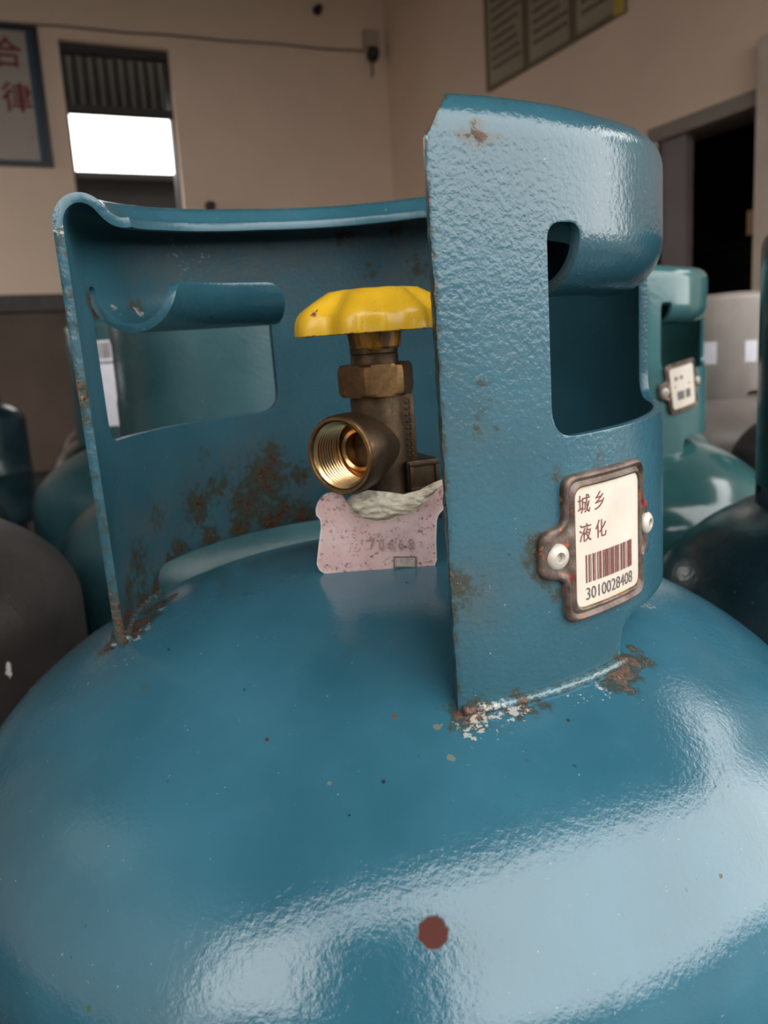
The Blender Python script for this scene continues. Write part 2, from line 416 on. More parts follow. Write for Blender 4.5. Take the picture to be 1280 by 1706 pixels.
def build_collar_mesh():
    ss = list(np.linspace(0, SLEN, 236)); t0 = -20.0
    ts = list(np.arange(t0, 54, 2.4)) + [54.9, 55.6] + list(np.arange(57, FZ, 1.5)) + list(np.arange(FZ, ZL, 2.0)) + list(np.linspace(ZL, TMAX, 24))
    bm = bmesh.new(); g = {}
    for k, h in enumerate((-TK/2, TK/2)):
        for i, s in enumerate(ss):
            for j, t in enumerate(ts): g[k, i, j] = bm.verts.new((s, t, h))
    I, J = len(ss), len(ts)
    for i in range(I-1):
        for j in range(J-1):
            bm.faces.new((g[1, i, j], g[1, i+1, j], g[1, i+1, j+1], g[1, i, j+1]))
            bm.faces.new((g[0, i, j], g[0, i, j+1], g[0, i+1, j+1], g[0, i+1, j]))
    for i in range(I-1):
        bm.faces.new((g[0, i, 0], g[0, i+1, 0], g[1, i+1, 0], g[1, i, 0]))
        bm.faces.new((g[0, i+1, J-1], g[0, i, J-1], g[1, i, J-1], g[1, i+1, J-1]))
    for j in range(J-1):
        bm.faces.new((g[0, 0, j+1], g[0, 0, j], g[1, 0, j], g[1, 0, j+1]))
        bm.faces.new((g[0, I-1, j], g[0, I-1, j+1], g[1, I-1, j+1], g[1, I-1, j]))
    fix_normals(bm)
    me = bpy.data.meshes.new('slab'); bm.to_mesh(me); bm.free()
    slab = bpy.data.objects.new('slab', me); COL.objects.link(slab)
    A = A2S
    outs = []
    # grip hole on the right: slit on both sides of the rolled grip
    outs.append([(A(28), 50, 8), (A(90), 50, 9), (A(90), 101.5, 1.6), (A(88.2), 101.5, 1.6), (A(88.2), 56, 13), (A(34.6), 56, 13), (A(34.6), 102.5, 4.2), (A(28), 102.5, 4.6)])
    outs.append([(A(207.6), 48.0, 9), (A(270), 48.0, 8), (A(270), 102.0, 2.6), (A(266.5), 102.0, 2.6), (A(266.5), 56, 13), (A(209.6), 56, 13), (A(209.6), 102.0, 1.6), (A(207.6), 102.0, 1.6)])
    outs.append([(A(43), -30, 0), (A(125), -30, 0), (A(125), -5.0, 9), (A(43), -5.0, 9)])
    outs.append([(A(165), -30, 0), (A(256), -30, 0), (A(256), -5.6, 9), (A(165), -5.6, 9)])
    outs.append([(-5, ZL-3, 0), (-5, TMAX+5, 0), (17, TMAX+5, 0), (13.5, ZL+20, 0), (7.5, ZL+10, 0), (0.6, ZL-1, 0)])
    outs.append([(SLEN+5, ZL-3, 0), (SLEN-0.6, ZL-1, 0), (SLEN-4, ZL+10, 0), (SLEN-9, ZL+22, 0), (SLEN-14, TMAX+5, 0), (SLEN+5, TMAX+5, 0)])
    tmp = []
    for o in outs:
        co = bpy.data.objects.new('cut', cutter(rounded(o))); COL.objects.link(co); tmp.append(co)
        md = slab.modifiers.new('b', 'BOOLEAN'); md.object = co; md.operation = 'DIFFERENCE'; md.solver = 'EXACT'
    bv = slab.modifiers.new('bev', 'BEVEL'); bv.width = 0.55; bv.segments = 2; bv.limit_method = 'ANGLE'; bv.angle_limit = math.radians(50)
    dg = bpy.context.evaluated_depsgraph_get(); dg.update()
    ev = slab.evaluated_get(dg); res = bpy.data.meshes.new_from_object(ev)
    for o in tmp: bpy.data.objects.remove(o)
    bpy.data.objects.remove(slab)
    n = len(res.vertices); flat = [v.co.copy() for v in res.vertices]
    for i, v in enumerate(res.vertices):
        s, t, h = flat[i]
        # slightly ragged cut edges
        e = min(s, SLEN-s)
        if e < 1.5: s += 0.35*(noise.noise(Vector((t*0.35, 0, h*0.3)))+0.6*noise.noise(Vector((t*1.1, 4, 0)))) * (1-e/1.5)
        v.co = bend(s, t, h)
    res.polygons.foreach_set('use_smooth', [True]*len(res.polygons))
    res.set_sharp_from_angle(angle=math.radians(40))
    res.name = 'collar'
    return res, flat

# ---- wear on the collar, given where it is (angle, height in mm, size mm, side)
def blobs_collar():
    R, G, Bb = [], [], []
    ic = lambda px, py: hit_collar(px, py, True)
    oc = lambda px, py: hit_collar(px, py)
    for px, py, r, k in ((440, 800, 11, .72), (455, 758, 4.5, .75), (410, 840, 9, .66), (330, 845, 8, .66), (365, 812, 7, .5), (500, 790, 5, .62), (470, 850, 7, .68), (400, 880, 5, .8), (450, 868, 6, .78),
                         (505, 860, 6, .78), (350, 898, 5, .7), (300, 915, 5, .7), (285, 950, 6, .8), (265, 985, 6, .85), (240, 1015, 7, .88), (215, 1045, 8, .92), (205, 1062, 6, .95), (230, 940, 9, .55), (215, 990, 7, .6),
                         (220, 515, 4, .62), (150, 500, 3.5, .75), (340, 760, 4, .4), (260, 860, 6, .4), (665, 395, 5, .55), (575, 410, 4, .55), (700, 452, 5, .5), (620, 455, 4, .45)):
        a, z = ic(px, py); R.append((a, z, r*1.08, -1, min(1, k*1.08)))
    for px, py, r, k in ((790, 246, 2.4, .85), (797, 228, 1.6, .8), (805, 248, 2.2, .85), (826, 248, 1.8, .8), (770, 247, 1.8, .62), (800, 640, 4.0, .30), (806, 720, 5.0, .36), (800, 680, 4.5, .30), (775, 975, 4.5, .62), (770, 1000, 4, .5),
                         (892, 905, 4.0, .62), (890, 935, 4.5, .66), (905, 960, 4.5, .62), (930, 985, 3.5, .6), (930, 790, 3, .5), (1000, 768, 3.5, .5), (1060, 780, 3, .6), (1072, 900, 3, .6), (790, 1178, 3.5, .85), (858, 1164, 3, .85), (1022, 1110, 3.5, .8), (1010, 1128, 2.5, .75), (830, 1175, 2, .6), (1088, 742, 1.6, .7)):
        a, z = oc(px, py); R.append((a, z, r*0.85, 1, k))
    for px, py, r, k in ((300, 440, 22, .8), (400, 430, 24, .8), (520, 430, 24, .8), (640, 420, 24, .9), (700, 450, 20, .8), (250, 430, 16, .7), (420, 830, 26, .9), (340, 860, 22, .8), (250, 900, 22, .8), (230, 980, 20, .9), (480, 820, 18, .8)):
        a, z = ic(px, py); G.append((a, z, r, -1, k))
    for px, py, r, k in ((800, 690, 14, .5), (900, 930, 8, .7), (775, 990, 10, .7)):
        a, z = oc(px, py); G.append((a, z, r, 1, k))
    for px, py, r, k in ((185, 520, 4, .6), (225, 530, 4, .75), (300, 440, 9, .45), (340, 432, 6, .5)):
        a, z = ic(px, py); Bb.append((a, z, r, -1, k))
    return R, G, Bb
def eval_blobs(lst, a, z, side):
    m = 0.0
    for (ba, bz, br, bs, k) in lst:
        if bs*side < 0: continue
        da = math.radians((a-ba+180) % 360-180)*RC
        d = math.hypot(da, z-bz)/br
        if d < 2: m = max(m, k*math.exp(-0.7*d*d))
    return m

collar_mesh, FLAT = build_collar_mesh()
nv = len(collar_mesh.vertices)
BR, BG, BBr = blobs_collar()
rust = np.zeros(nv); grime = np.zeros(nv); bare = np.zeros(nv)
for i, (s, t, h) in enumerate(FLAT):
    a = S2A(s); side = 1 if h > 0 else -1
    rust[i] = eval_blobs(BR, a, t, side); grime[i] = eval_blobs(BG, a, t, side); bare[i] = eval_blobs(BBr, a, t, side)
    e = min(s, SLEN-s)
    if e < 1.0:
        rust[i] = max(rust[i], 0.34 + (0.45*math.exp(-((t-68)/4)**2)+0.45*math.exp(-((t+6)/7)**2) if s > 100 else 0) + 0.18*noise.noise(Vector((t*0.09, 2.0 if s < 10 else 9.0, 0))) + (0.12 if s < 10 else 0.0))
        if t > ZL-4 : bare[i] = 0.6
    if s < 22 and t > ZL and abs(e-(t-ZL)*0.7) < 1.2: rust[i] = max(rust[i], 0.6)
matte = np.array([1.0 if h < -0.5 else 0.0 for _, _, h in FLAT])
for nm, arr in (('rust', rust), ('grime', grime), ('bare', bare), ('matte', matte)):
    at = collar_mesh.attributes.new(nm, 'FLOAT', 'POINT'); at.data.foreach_set('value', arr.astype(np.float32))

BLUE = (0.024, 0.104, 0.150, 1)
BLUE_C = (0.020, 0.080, 0.110, 1)
M['collar'] = paint('teal_blue_collar_paint', BLUE_C, 0.17, (640, 0.22, 0.0007), rusty=True, coarse=(330, 0.06, 0.0008), worn=0.8, spec=0.6)
dsp = []
for px, py, r, c, k, sq in (
        (722, 1553, 3.3, (0.065, 0.020, 0.015, 1), 0.999, (1, 1, 1)), (445, 1232, 1.0, (0.05, 0.02, 0.015, 1), 1.0, (1, 1, 1)),
        (240, 1146, 1.7, (0.05, 0.07, 0.03, 1), .8, (1, 1, 1)), (657, 1193, 1.2, (0.10, 0.05, 0.025, 1), 1, (1, 1, 1)), (727, 1210, 1.7, (0.14, 0.12, 0.08, 1), .7, (1, 1, 1)),
        (752, 1262, 1.6, (0.13, 0.13, 0.08, 1), .7, (1, 1, 1)), (947, 1200, 0.9, (0.02, 0.02, 0.02, 1), 1, (1, 1, 1)), (582, 1358, 0.5, (0.005, 0.005, 0.006, 1), 1, (1, 1, 1)),
        (549, 1305, 0.9, (0.15, 0.12, 0.07, 1), .7, (1, 1, 1)), (1202, 1460, 0.9, (0.12, 0.10, 0.05, 1), .9, (1, 1, 1)), (148, 1680, 1.3, (0.05, 0.09, 0.04, 1), .8, (1, 1, 1)), (639, 1302, 1.0, (0.01, 0.02, 0.025, 1), 1, (1, 1, 1))):
    dsp.append((hit_dome(px, py), (r if r > 3 else r*0.6)*MM, c, k, sq))
M['dome'] = paint('glossy_blue_body_paint', BLUE, 0.10, (480, 0.10, 0.0007), rusty=True, spots=dsp, coarse=(190, 0.07, 0.0012), spec=0.7, worn=0.7)
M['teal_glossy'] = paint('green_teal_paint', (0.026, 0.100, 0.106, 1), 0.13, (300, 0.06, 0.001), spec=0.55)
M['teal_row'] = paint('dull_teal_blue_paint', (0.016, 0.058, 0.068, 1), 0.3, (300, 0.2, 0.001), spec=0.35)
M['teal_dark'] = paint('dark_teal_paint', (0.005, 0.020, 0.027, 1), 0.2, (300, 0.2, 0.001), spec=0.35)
M['grey_paint'] = paint('worn_grey_paint', (0.028, 0.023, 0.021, 1), 0.5, (300, 0.3, 0.001), spec=0.3)
M['grey_light'] = paint('pale_grey_paint', (0.22, 0.19, 0.17, 1), 0.4, (300, 0.3, 0.001))

# ---- body shell
def body_mesh(nseg, nring, attrs):
    bm = bmesh.new(); prof = []
    for k in range(nring+1):
        a = PI/2*k/nring; prof.append((max(RB*math.sin(a), 0.01), HB*math.cos(a)-HB))
    prof += [(RB, z) for z in (-110, -150, -200, -255)] + [(RB+1.6, -257), (RB+1.6, -263), (RB, -265)] + [(RB, z) for z in (-330, -400)]
    zb = -410
    prof += [(RB*math.cos(a), zb-HB*math.sin(a)) for a in [PI/2*k/10 for k in range(10)]]
    lathe(bm, [(r*MM, z*MM) for r, z in prof], nseg, cap0=True, cap1=True)
    # foot ring under the bottom dome
    lathe(bm, [(x*MM, z*MM) for x, z in ((118, -462), (122, -548), (125, -553), (119, -553), (115, -545), (114, -462), (118, -462))], nseg)
    fix_normals(bm)
    me = bpy.data.meshes.new('body'); bm.to_mesh(me); bm.free()
    me.polygons.foreach_set('use_smooth', [True]*len(me.polygons)); me.set_sharp_from_angle(angle=math.radians(45))
    if attrs:
        R = [(hit_dome(px, py)/MM, r, k) for px, py, r, k in (
            (784, 1188, 5, .95), (770, 1205, 4, .62), (862, 1175, 4, .75), (1035, 1108, 5, .95), (1030, 1128, 4.5, .95), (1055, 1100, 4.0, .8), (1078, 1104, 2.6, .8), (1056, 1082, 2.4, .8), (1045, 1148, 3.0, .7),
            (1015, 1140, 3, .7), (900, 1178, 3, .6), (190, 1073, 5, .9), (215, 1060, 6, .9), (240, 1035, 6, .9), (262, 1010, 6, .85), (290, 992, 4, .75), (330, 968, 3, .5), (545, 945, 3, .45))]
        B = [(hit_dome(px, py)/MM, r, k) for px, py, r, k in (
            (800, 1205, 6, .66), (780, 1222, 4, .62), (830, 1195, 5, .62), (855, 1190, 5, .64), (880, 1185, 3.5, .55), (960, 1165, 3.5, .55), (1000, 1150, 4, .6), (1025, 1128, 3, .5), (245, 1045, 4, .68), (270, 1015, 4, .66), (230, 1062, 3.5, .66), (160, 1130, 7, .42), (220, 1100, 6, .4), (745, 1205, 3, .45), (1080, 1010, 5, .58), (1082, 1040, 4, .45))]
        nv_ = len(me.vertices); ar = np.zeros(nv_); br = np.zeros(nv_)
        for i, v in enumerate(me.vertices):
            if v.co.z < -0.08: continue
            p = v.co/MM
            for c, r, k in R:
                d = (p-c).length/r
                if d < 2: ar[i] = max(ar[i], k*math.exp(-0.7*d*d))
            for c, r, k in B:
                d = (p-c).length/r
                if d < 2: br[i] = max(br[i], k*math.exp(-0.7*d*d))
        for nm, arr in (('rust', ar), ('bare', br), ('grime', np.zeros(nv_))):
            at = me.attributes.new(nm, 'FLOAT', 'POINT'); at.data.foreach_set('value', arr.astype(np.float32))
    return me
body_hi = body_mesh(512, 130, True); body_hi.materials.append(M['dome'])
body_lo = body_mesh(96, 24, False); body_lo.materials.append(M['dome'])
collar_mesh.materials.append(M['collar'])

# ---- weld beads along each foot of the collar
def weld_mesh(a0, a1, side):
    bm = bmesh.new(); pts = []
    for k in range(int((a1-a0)*1.5)+1):
        a = math.radians(a0+(a1-a0)*k/int((a1-a0)*1.5)); r = RC+0.6 if side > 0 else RC-TK-0.6
        r += 0.35*noise.noise(Vector((a*40, side, 0)))
        pts.append(Vector((r*math.sin(a), -r*math.cos(a), domez(r)+0.5))*MM)
    tube(bm, pts, lambda k: (1.7+0.5*noise.noise(Vector((k*0.55, side*3, 1))))*MM, 8, 0.8)
    fix_normals(bm)
    me = bpy.data.meshes.new('weld_bead')
    bm.to_mesh(me); bm.free(); me.polygons.foreach_set('use_smooth', [True]*len(me.polygons))
    nn = len(me.vertices); ar = np.zeros(nn); br = np.zeros(nn)
    for i, v in enumerate(me.vertices):
        a = math.degrees(math.atan2(v.co.x, -v.co.y)) % 360
        ar[i] = 0.35+0.45*(math.exp(-((a-11)/3)**2)+math.exp(-((a-20)/1.5)**2)+math.exp(-((a-43)/2.5)**2)) if a < 60 else 0.62
        br[i] = 0.62*(math.exp(-((a-15)/4)**2)) + 0.40*math.exp(-((a-30)/12)**2) if a < 60 else 0.4
    for nm, arr in (('rust', ar), ('bare', br), ('grime', np.zeros(nn))):
        at = me.attributes.new(nm, 'FLOAT', 'POINT'); at.data.foreach_set('value', arr.astype(np.float32))
    me.materials.append(M['weld']); return me
welds = [weld_mesh(a0, a1, sd) for a0, a1 in ((10.8, 43.5), (125, 165), (256, 288)) for sd in (1, -1)]


# ------------------------------------------------------------------ the valve (built once in mm, at the axis)
VX, VY = 1.6, 0.0
def mesh_from(bm, name, mat, angle=35, attrs=None):
    fix_normals(bm); me = bpy.data.meshes.new(name); bm.to_mesh(me); bm.free()
    me.transform(Matrix.Scale(MM, 4))
    me.polygons.foreach_set('use_smooth', [True]*len(me.polygons)); me.set_sharp_from_angle(angle=math.radians(angle))
    for m in (mat if isinstance(mat, (list, tuple)) else [mat]): me.materials.append(m)
    return me
def wheel_mesh():
    bm = bmesh.new(); n = 192; ph0 = math.radians(-90-14)
    # (radius, z, lobe amount)
    prof = [(0.01, 13.0, 0), (4.0, 13.0, 0), (4.6, 12.2, 0), (6.2, 12.2, 0), (7, 12.8, 0), (11, 12.9, .1), (16, 12.2, .3), (20, 9.9, .6), (22.8, 8.0, .85), (25.2, 6.3, 1), (26.6, 5.0, 1), (27.3, 3.6, 1), (27.7, 1.5, 1), (27.9, -0.6, 1), (27.8, -1.4, 1), (27.2, -1.7, 1), (26.4, -1.2, 1),
            (25.6, 1.5, 1), (24.5, 4.0, 1), (20, 7.8, .6), (12, 9.6, .2), (8.5, 9.0, 0)]
    rings = []
    for r, z, l in prof:
        ring = []
        for i in range(n):
            a = 2*PI*i/n; c = math.cos(8*(a-ph0))
            rr = r*(1.0+0.03*l) - l*1.85*(1-c)**1.3
            zz = z + (l*0.5*c if z > 5 else 0)
            ring.append(bm.verts.new((rr*math.cos(a), rr*math.sin(a), zz)))
        rings.append(ring)
    for k in range(len(rings)-1):
        for i in range(n):
            j = (i+1) % n; bm.faces.new((rings[k][i], rings[k][j], rings[k+1][j], rings[k+1][i]))
    bm.faces.new(rings[0]); bm.faces.new(rings[-1])
    me = mesh_from(bm, 'handwheel', M['yellow'], 50)
    w = np.zeros(len(me.vertices))
    for i, v in enumerate(me.vertices):
        z = v.co.z/MM; r = math.hypot(v.co.x, v.co.y)/MM
        w[i] = 0.56 if (z < -0.9 and r > 23) else (0.25 if z < 1 else 0.0)
        if r < 20.5 and z < 7.2: w[i] = 0.62
        d = (v.co/MM - Vector((-19, -17, 6))).length; w[i] = max(w[i], 0.7*math.exp(-(d/2.5)**2))
        if 3.5 < r < 6.8 and z > 11.5: w[i] = 0.75
    at = me.attributes.new('worn', 'FLOAT', 'POINT'); at.data.foreach_set('value', w.astype(np.float32))
    return me
def hub_mesh():
    bm = bmesh.new()
    lathe(bm, [(11.5, 9.3), (10.2, 6), (9.8, 0), (9.2, -3.5), (9.0, -6.2), (8.3, -7.0), (5, -7.0)], 40, cap1=True, cap0=True)
    return mesh_from(bm, 'wheel_hub', M['hub'])
def nut_mesh():
    bm = bmesh.new(); n = 72; rings = []
    R6 = 13.6
    def hexr(a): return R6*math.cos(PI/6)/math.cos(((a) % (PI/3))-PI/6)
    for z, lim in ((0.0, 10.5), (0.0, 12.3), (0.7, 13.1), (1.5, 20), (9.2, 20), (10.2, 13.0), (10.9, 12.2), (10.9, 9.0)):
        ring = []
        for i in range(n):
            a = 2*PI*i/n; r = min(hexr(a), lim)
            # chamfer: the corners are turned down by a cone, leaving arcs on the flats
            ring.append(bm.verts.new((r*math.cos(a), r*math.sin(a), z)))
        rings.append(ring)
    # arc-shaped chamfer: pull ring 3 and 4 corners with a cone
    for k, zc, sgn in ((3, 1.5, 1), (4, 9.2, -1)):
        for i, v in enumerate(rings[k]):
            r = math.hypot(v.co.x, v.co.y); v.co.z = zc - sgn*(13.6-r)*0.45*1.0 + sgn*0.3
    for k in range(len(rings)-1):
        for i in range(n):
            j = (i+1) % n; bm.faces.new((rings[k][i], rings[k][j], rings[k+1][j], rings[k+1][i]))
    bm.faces.new(rings[0]); bm.faces.new(rings[-1])
    return mesh_from(bm, 'bonnet_nut', M['brass_nut'], 25)
def stem_mesh():
    bm = bmesh.new()
    lathe(bm, [(8.4, 67.5), (8.4, 71.5), (8.1, 72.2), (8.4, 72.6), (8.4, 74.6), (7.8, 75.2), (4, 75.2)], 40, cap0=True, cap1=True)
    return mesh_from(bm, 'stem', M['brass_body'])
OUT_AZ = math.radians(-33)
OD = Vector((math.sin(OUT_AZ), -math.cos(OUT_AZ), 0.0))
OMTX = Matrix.Translation((0, 0, 40.5)) @ OD.to_track_quat('Z', 'Y').to_matrix().to_4x4()
def valve_body_mesh():
    bm = bmesh.new()
    lathe(bm, [(11.5, -3), (11.5, 5), (13, 7), (13, 13), (10.5, 16), (10.2, 30), (10.3, 46), (9.6, 51), (9.6, 58.5)], 48, cap0=True, cap1=True)
    # outlet barrel, outside
    lathe(bm, [(9.5, 0), (10.2, 5), (10.9, 9), (12.4, 12.5), (13.3, 15.5), (13.5, 18), (13.5, 24.2), (13.2, 25.2), (12.6, 25.6), (11.6, 25.6), (11.2, 25.0)], 64, mtx=OMTX, cap0=True)
    # web on the right side and the square wrench block
    r = Matrix.Rotation(math.radians(8), 4, 'Z')
    box(bm, (3, -6.5, 34), (12.0, 6.5, 58.2), 1.4, mtx=r)
    r = Matrix.Rotation(math.radians(24), 4, 'Z')
    box(bm, (-4, -10, 12), (18, 9, 23.5), 0.8, mtx=r)
    return mesh_from(bm, 'valve', M['brass_body'], 40)
def block_mesh():
    bm = bmesh.new(); r = Matrix.Rotation(math.radians(20), 4, 'Z')
    lo, hi = (5.0, -11.5, 23.5), (17.4, 8.5, 34.8)
    box(bm, lo, hi, 0.9, mtx=r)
    # raised border round the recessed front panel
    y = lo[1]
    for a, b in (((lo[0]+.6, 32.8), (hi[0]-.6, 34.3)), ((lo[0]+.6, 24.0), (hi[0]-.6, 25.4)), ((lo[0]+.6, 25.4), (lo[0]+2.0, 32.8)), ((hi[0]-2.0, 25.4), (hi[0]-.6, 32.8))):
        box(bm, (a[0], y-0.9, a[1]), (b[0], y+0.3, b[1]), 0.3, mtx=r)
    return mesh_from(bm, 'wrench_block', M['brass_body'], 40)
def cast_marks_mesh():
    bm = bmesh.new(); r = Matrix.Rotation(math.radians(8), 4, 'Z'); rnd = random.Random(3)
    z = 36.0
    while z < 55:
        hgt = rnd.uniform(1.2, 1.9)
        box(bm, (8.6, -6.9, z), (9.4+rnd.random()*0.6, -6.2, z+hgt*0.45), 0.12, mtx=r)
        box(bm, (9.9, -6.9, z), (10.5, -6.2, z+hgt), 0.12, mtx=r)
        z += hgt+0.5
    return mesh_from(bm, 'cast_marks', M['brass_body'])
def thread_mesh():
    bm = bmesh.new()
    prof = [(13.0, 25.5), (12.7, 25.9), (11.9, 25.9), (11.3, 25.1)]
    z = 24.6
    while z > 12.0:
        prof += [(11.35, z), (11.35, z-0.12), (10.2, z-0.7), (10.2, z-0.85)]; z -= 1.5
    prof += [(11.0, 11.5), (11.0, 10.5)]
    lathe(bm, prof[:4], 80, mtx=OMTX, mi=1); lathe(bm, prof[3:], 80, mtx=OMTX)
    bmesh.ops.remove_doubles(bm, verts=bm.verts, dist=1e-4)
    return mesh_from(bm, 'outlet_thread', [M['brass_thread'], M['brass_nut']], 25)
def seat_mesh():
    bm = bmesh.new()
    lathe(bm, [(11.1, 10.6), (9.0, 10.6), (8.6, 11.4), (8.2, 13.2), (7.2, 13.8), (6.2, 13.2), (5.8, 11.0), (5.8, 3.0)], 64, mtx=OMTX)
    lathe(bm, [(5.8, 3.0), (0.1, 3.0)], 64, mtx=OMTX, mi=1)
    return mesh_from(bm, 'outlet_seat', [M['brass_seat'], M['bore_dark']], 30)
VM = [('handwheel', wheel_mesh(), (0.6, 0, 81.2)), ('wheel_hub', hub_mesh(), (0.6, 0, 80.8)), ('bonnet_nut', nut_mesh(), (0, 0, 58.0)), ('stem', stem_mesh(), (0, 0, 0)),
      ('wrench_block', block_mesh(), (0, 0, 0)), ('cast_marks', cast_marks_mesh(), (0, 0, 0)), ('outlet_thread', thread_mesh(), (0, 0, 0)), ('outlet_seat', seat_mesh(), (0, 0, 0))]
valve_me = valve_body_mesh()
def add_valve(root, rz=0.0):
    v = link(bpy.data.objects.new('valve', valve_me), root)
    v.location = (VX*MM, VY*MM, 0); v.rotation_euler = (0, 0, rz)
    for n, me, p in VM:
        o = link(bpy.data.objects.new(n, me), v); o.location = Vector(p)*MM
        if n == 'handwheel': o['label'] = 'yellow enamelled lobed handwheel'
        if n == 'bonnet_nut': o['label'] = 'brown brass hexagonal nut'; o.rotation_euler = (0, 0, math.radians(14))
    return v

# ------------------------------------------------------------------ riveted identity plate, curved with the collar
def curve_pt(x, z, h, R=RC):
    """x mm along the collar from angle 0, height z, stand-off h"""
    q = x/R; r = R+h
    return Vector((r*math.sin(q), -r*math.cos(q), z))*MM
def text_bm(s, size, bold=0.0):
    cu = bpy.data.curves.new('t', 'FONT'); cu.body = s; cu.size = size; cu.offset = bold; cu.align_x = 'CENTER'; cu.align_y = 'CENTER'; cu.resolution_u = 3
    o = bpy.data.objects.new('t', cu); COL.objects.link(o)
    dg = bpy.context.evaluated_depsgraph_get(); dg.update()
    me = bpy.data.meshes.new_from_object(o.evaluated_get(dg))
    bpy.data.objects.remove(o)
    bm = bmesh.new(); bm.from_mesh(me)
    bmesh.ops.remove_doubles(bm, verts=bm.verts, dist=1e-5)
    return bm
def text_on(name, s, size, fn, mat, parent, sx=1.0, bold=0.0):
    bm = text_bm(s, size, bold)
    for v in bm.verts: v.co = fn(v.co.x*sx, v.co.y)
    return finish(name, bm, mat, parent, smooth=False)
PXC = math.radians(39.2)*RC; PZC = 20.3     # plate centre
def plate(parent, dx=0.0, dz=0.0, tilt=0.0, stand=0.0, printing=True):
    ct, st = math.cos(tilt), math.sin(tilt)
    def P(u, v, h):
        x, z = u*ct-v*st, u*st+v*ct
        return curve_pt(PXC+dx+x, PZC+dz+z, h+stand)
    W, H = 17.2, 20.0
    outl = rounded([(-W, -H, 4), (W, -H, 4), (W, -8, 1.5), (W+3.6, -7, 4), (W+3.6, 7, 4), (W, 8, 1.5), (W, H, 4), (-W, H, 4), (-W, 7.5, 3), (-W-8.0, 6.2, 5.5), (-W-8.0, -6.2, 5.5), (-W, -7.5, 3)], 5)
    # frame: concentric raised bands from the outline inwards to the face opening
    face = rounded([(-W+3.4, -H+3.6, 3), (W-2.6, -H+3.6, 3), (W-2.6, H-3.6, 3), (-W+3.4, H-3.6, 3)], 6)
    bm = bmesh.new(); n = 168
    def resample(pl, n, ang=True):
        # by polar angle round the centre so rings pair up
        out = []
        for i in range(n):
            a = 2*PI*i/n+0.001; d = Vector((math.cos(a), math.sin(a))); best = None
            for k in range(len(pl)):
                p, q = pl[k], pl[(k+1) % len(pl)]; e = q-p
                den = d.x*e.y-d.y*e.x
                if abs(den) < 1e-9: continue
                t = (p.x*e.y-p.y*e.x)/den; w = (p.x*d.y-p.y*d.x)/den
                if t > 0 and -1e-6 <= w <= 1+1e-6: best = max(best or 0, t)
            out.append(d*(best or 1))
        return out
    O = resample(outl, n); I = resample(face, n)
    rings = []
    for w, h in ((0.0, 0.0), (0.0, 1.3), (0.06, 1.8), (0.25, 2.2), (0.42, 1.7), (0.55, 1.3), (0.70, 1.7), (0.86, 2.2), (1.0, 1.9), (1.03, 0.9)):
        ring = []
        for o_, i_ in zip(O, I):
            L = (o_-i_).length; m = min(L, 4.6)/max(L, 1e-6)     # keep the band near both edges on the ears
            p = o_*(1-w)+i_*w
            ring.append(bm.verts.new(P(p.x, p.y, h*(1.0 if w < 0.5 or L < 6 else 1.0))))
        rings.append(ring)
    for k in range(len(rings)-1):
        for i in range(n):
            j = (i+1) % n; bm.faces.new((rings[k][i], rings[k][j], rings[k+1][j], rings[k+1][i]))
    fix_normals(bm)
    fr = finish('id_plate', bm, M['plate_frame'], parent, angle=60); fr['label'] = 'rusty riveted plate frame'
    # face
    bm = bmesh.new(); N = 28; g = {}
    x0, x1, z0, z1 = -W+3.0, W-2.2, -H+3.2, H-3.2
    for i in range(N+1):
        for j in range(N+1):
            x = x0+(x1-x0)*i/N; z = z0+(z1-z0)*j/N
            g[i, j] = bm.verts.new(P(x, z, 1.45))
    for i in range(N):
        for j in range(N): bm.faces.new((g[i, j], g[i+1, j], g[i+1, j+1], g[i, j+1]))
    f = finish('plate_face', bm, M['plate_face'], fr)
    rim = np.array([math.exp(-min(i, N-i, j, N-j)/1.3)*(1.0 if (i < N/2 or j < 4) else 0.5) for i in range(N+1) for j in range(N+1)])
    at = f.data.attributes.new('rim', 'FLOAT', 'POINT'); at.data.foreach_set('value', rim.astype(np.float32))
    # rivets
    for u, v, rr in ((-W-2.7, -0.6, 3.6), (W+2.2, 0.4, 3.3)):
        bm = bmesh.new(); base = P(u, v, 1.6); q = (PXC+dx+u)/RC; nrm = Vector((math.sin(q), -math.cos(q), 0))
        mt = Matrix.Translation(base) @ nrm.to_track_quat('Z', 'Y').to_matrix().to_4x4()
        lathe(bm, [(x*MM, z*MM) for x, z in ((rr*0.9, -0.9), (rr, 0.0), (rr*0.92, 0.8), (rr*0.7, 1.35), (rr*0.42, 1.55), (rr*0.36, 1.3), (rr*0.32, 0.1), (0.01, 0.0))], 32, mtx=mt)
        fix_normals(bm); finish('rivet', bm, M['rivet'], fr, angle=50)
    if not printing:
        # far plate: only the blurred blocks of its print can be made out
        for (a, b, c, d) in ((-9, 6, -6, 9), (-3, 6, 0, 9), (-10, 0.5, 8, 2), (-8, -10, 0, -3), (2, -10, 8, -3)):
            bm = bmesh.new(); vs = [bm.verts.new(P(x, z, 1.6)) for x, z in ((a, b), (c, b), (c, d), (a, d))]; bm.faces.new(vs)
            finish('print_block', bm, M['print_grey'], fr, smooth=False)
        return fr
    HP = 1.6
    text_on('lettering', '城 乡', 5.4, lambda x, y: P(-7.2+x, 11.4+y, HP), M['print_red'], fr, 0.88)
    text_on('lettering', '液 化', 5.4, lambda x, y: P(-6.9+x, 3.6+y, HP), M['print_red'], fr, 0.88)
    text_on('number', '3010028408', 4.9, lambda x, y: P(0.2+x, -13.2+y, HP), M['print_grey'], fr, 0.86)
    bm = bmesh.new(); rnd = random.Random(11); x = -10.0
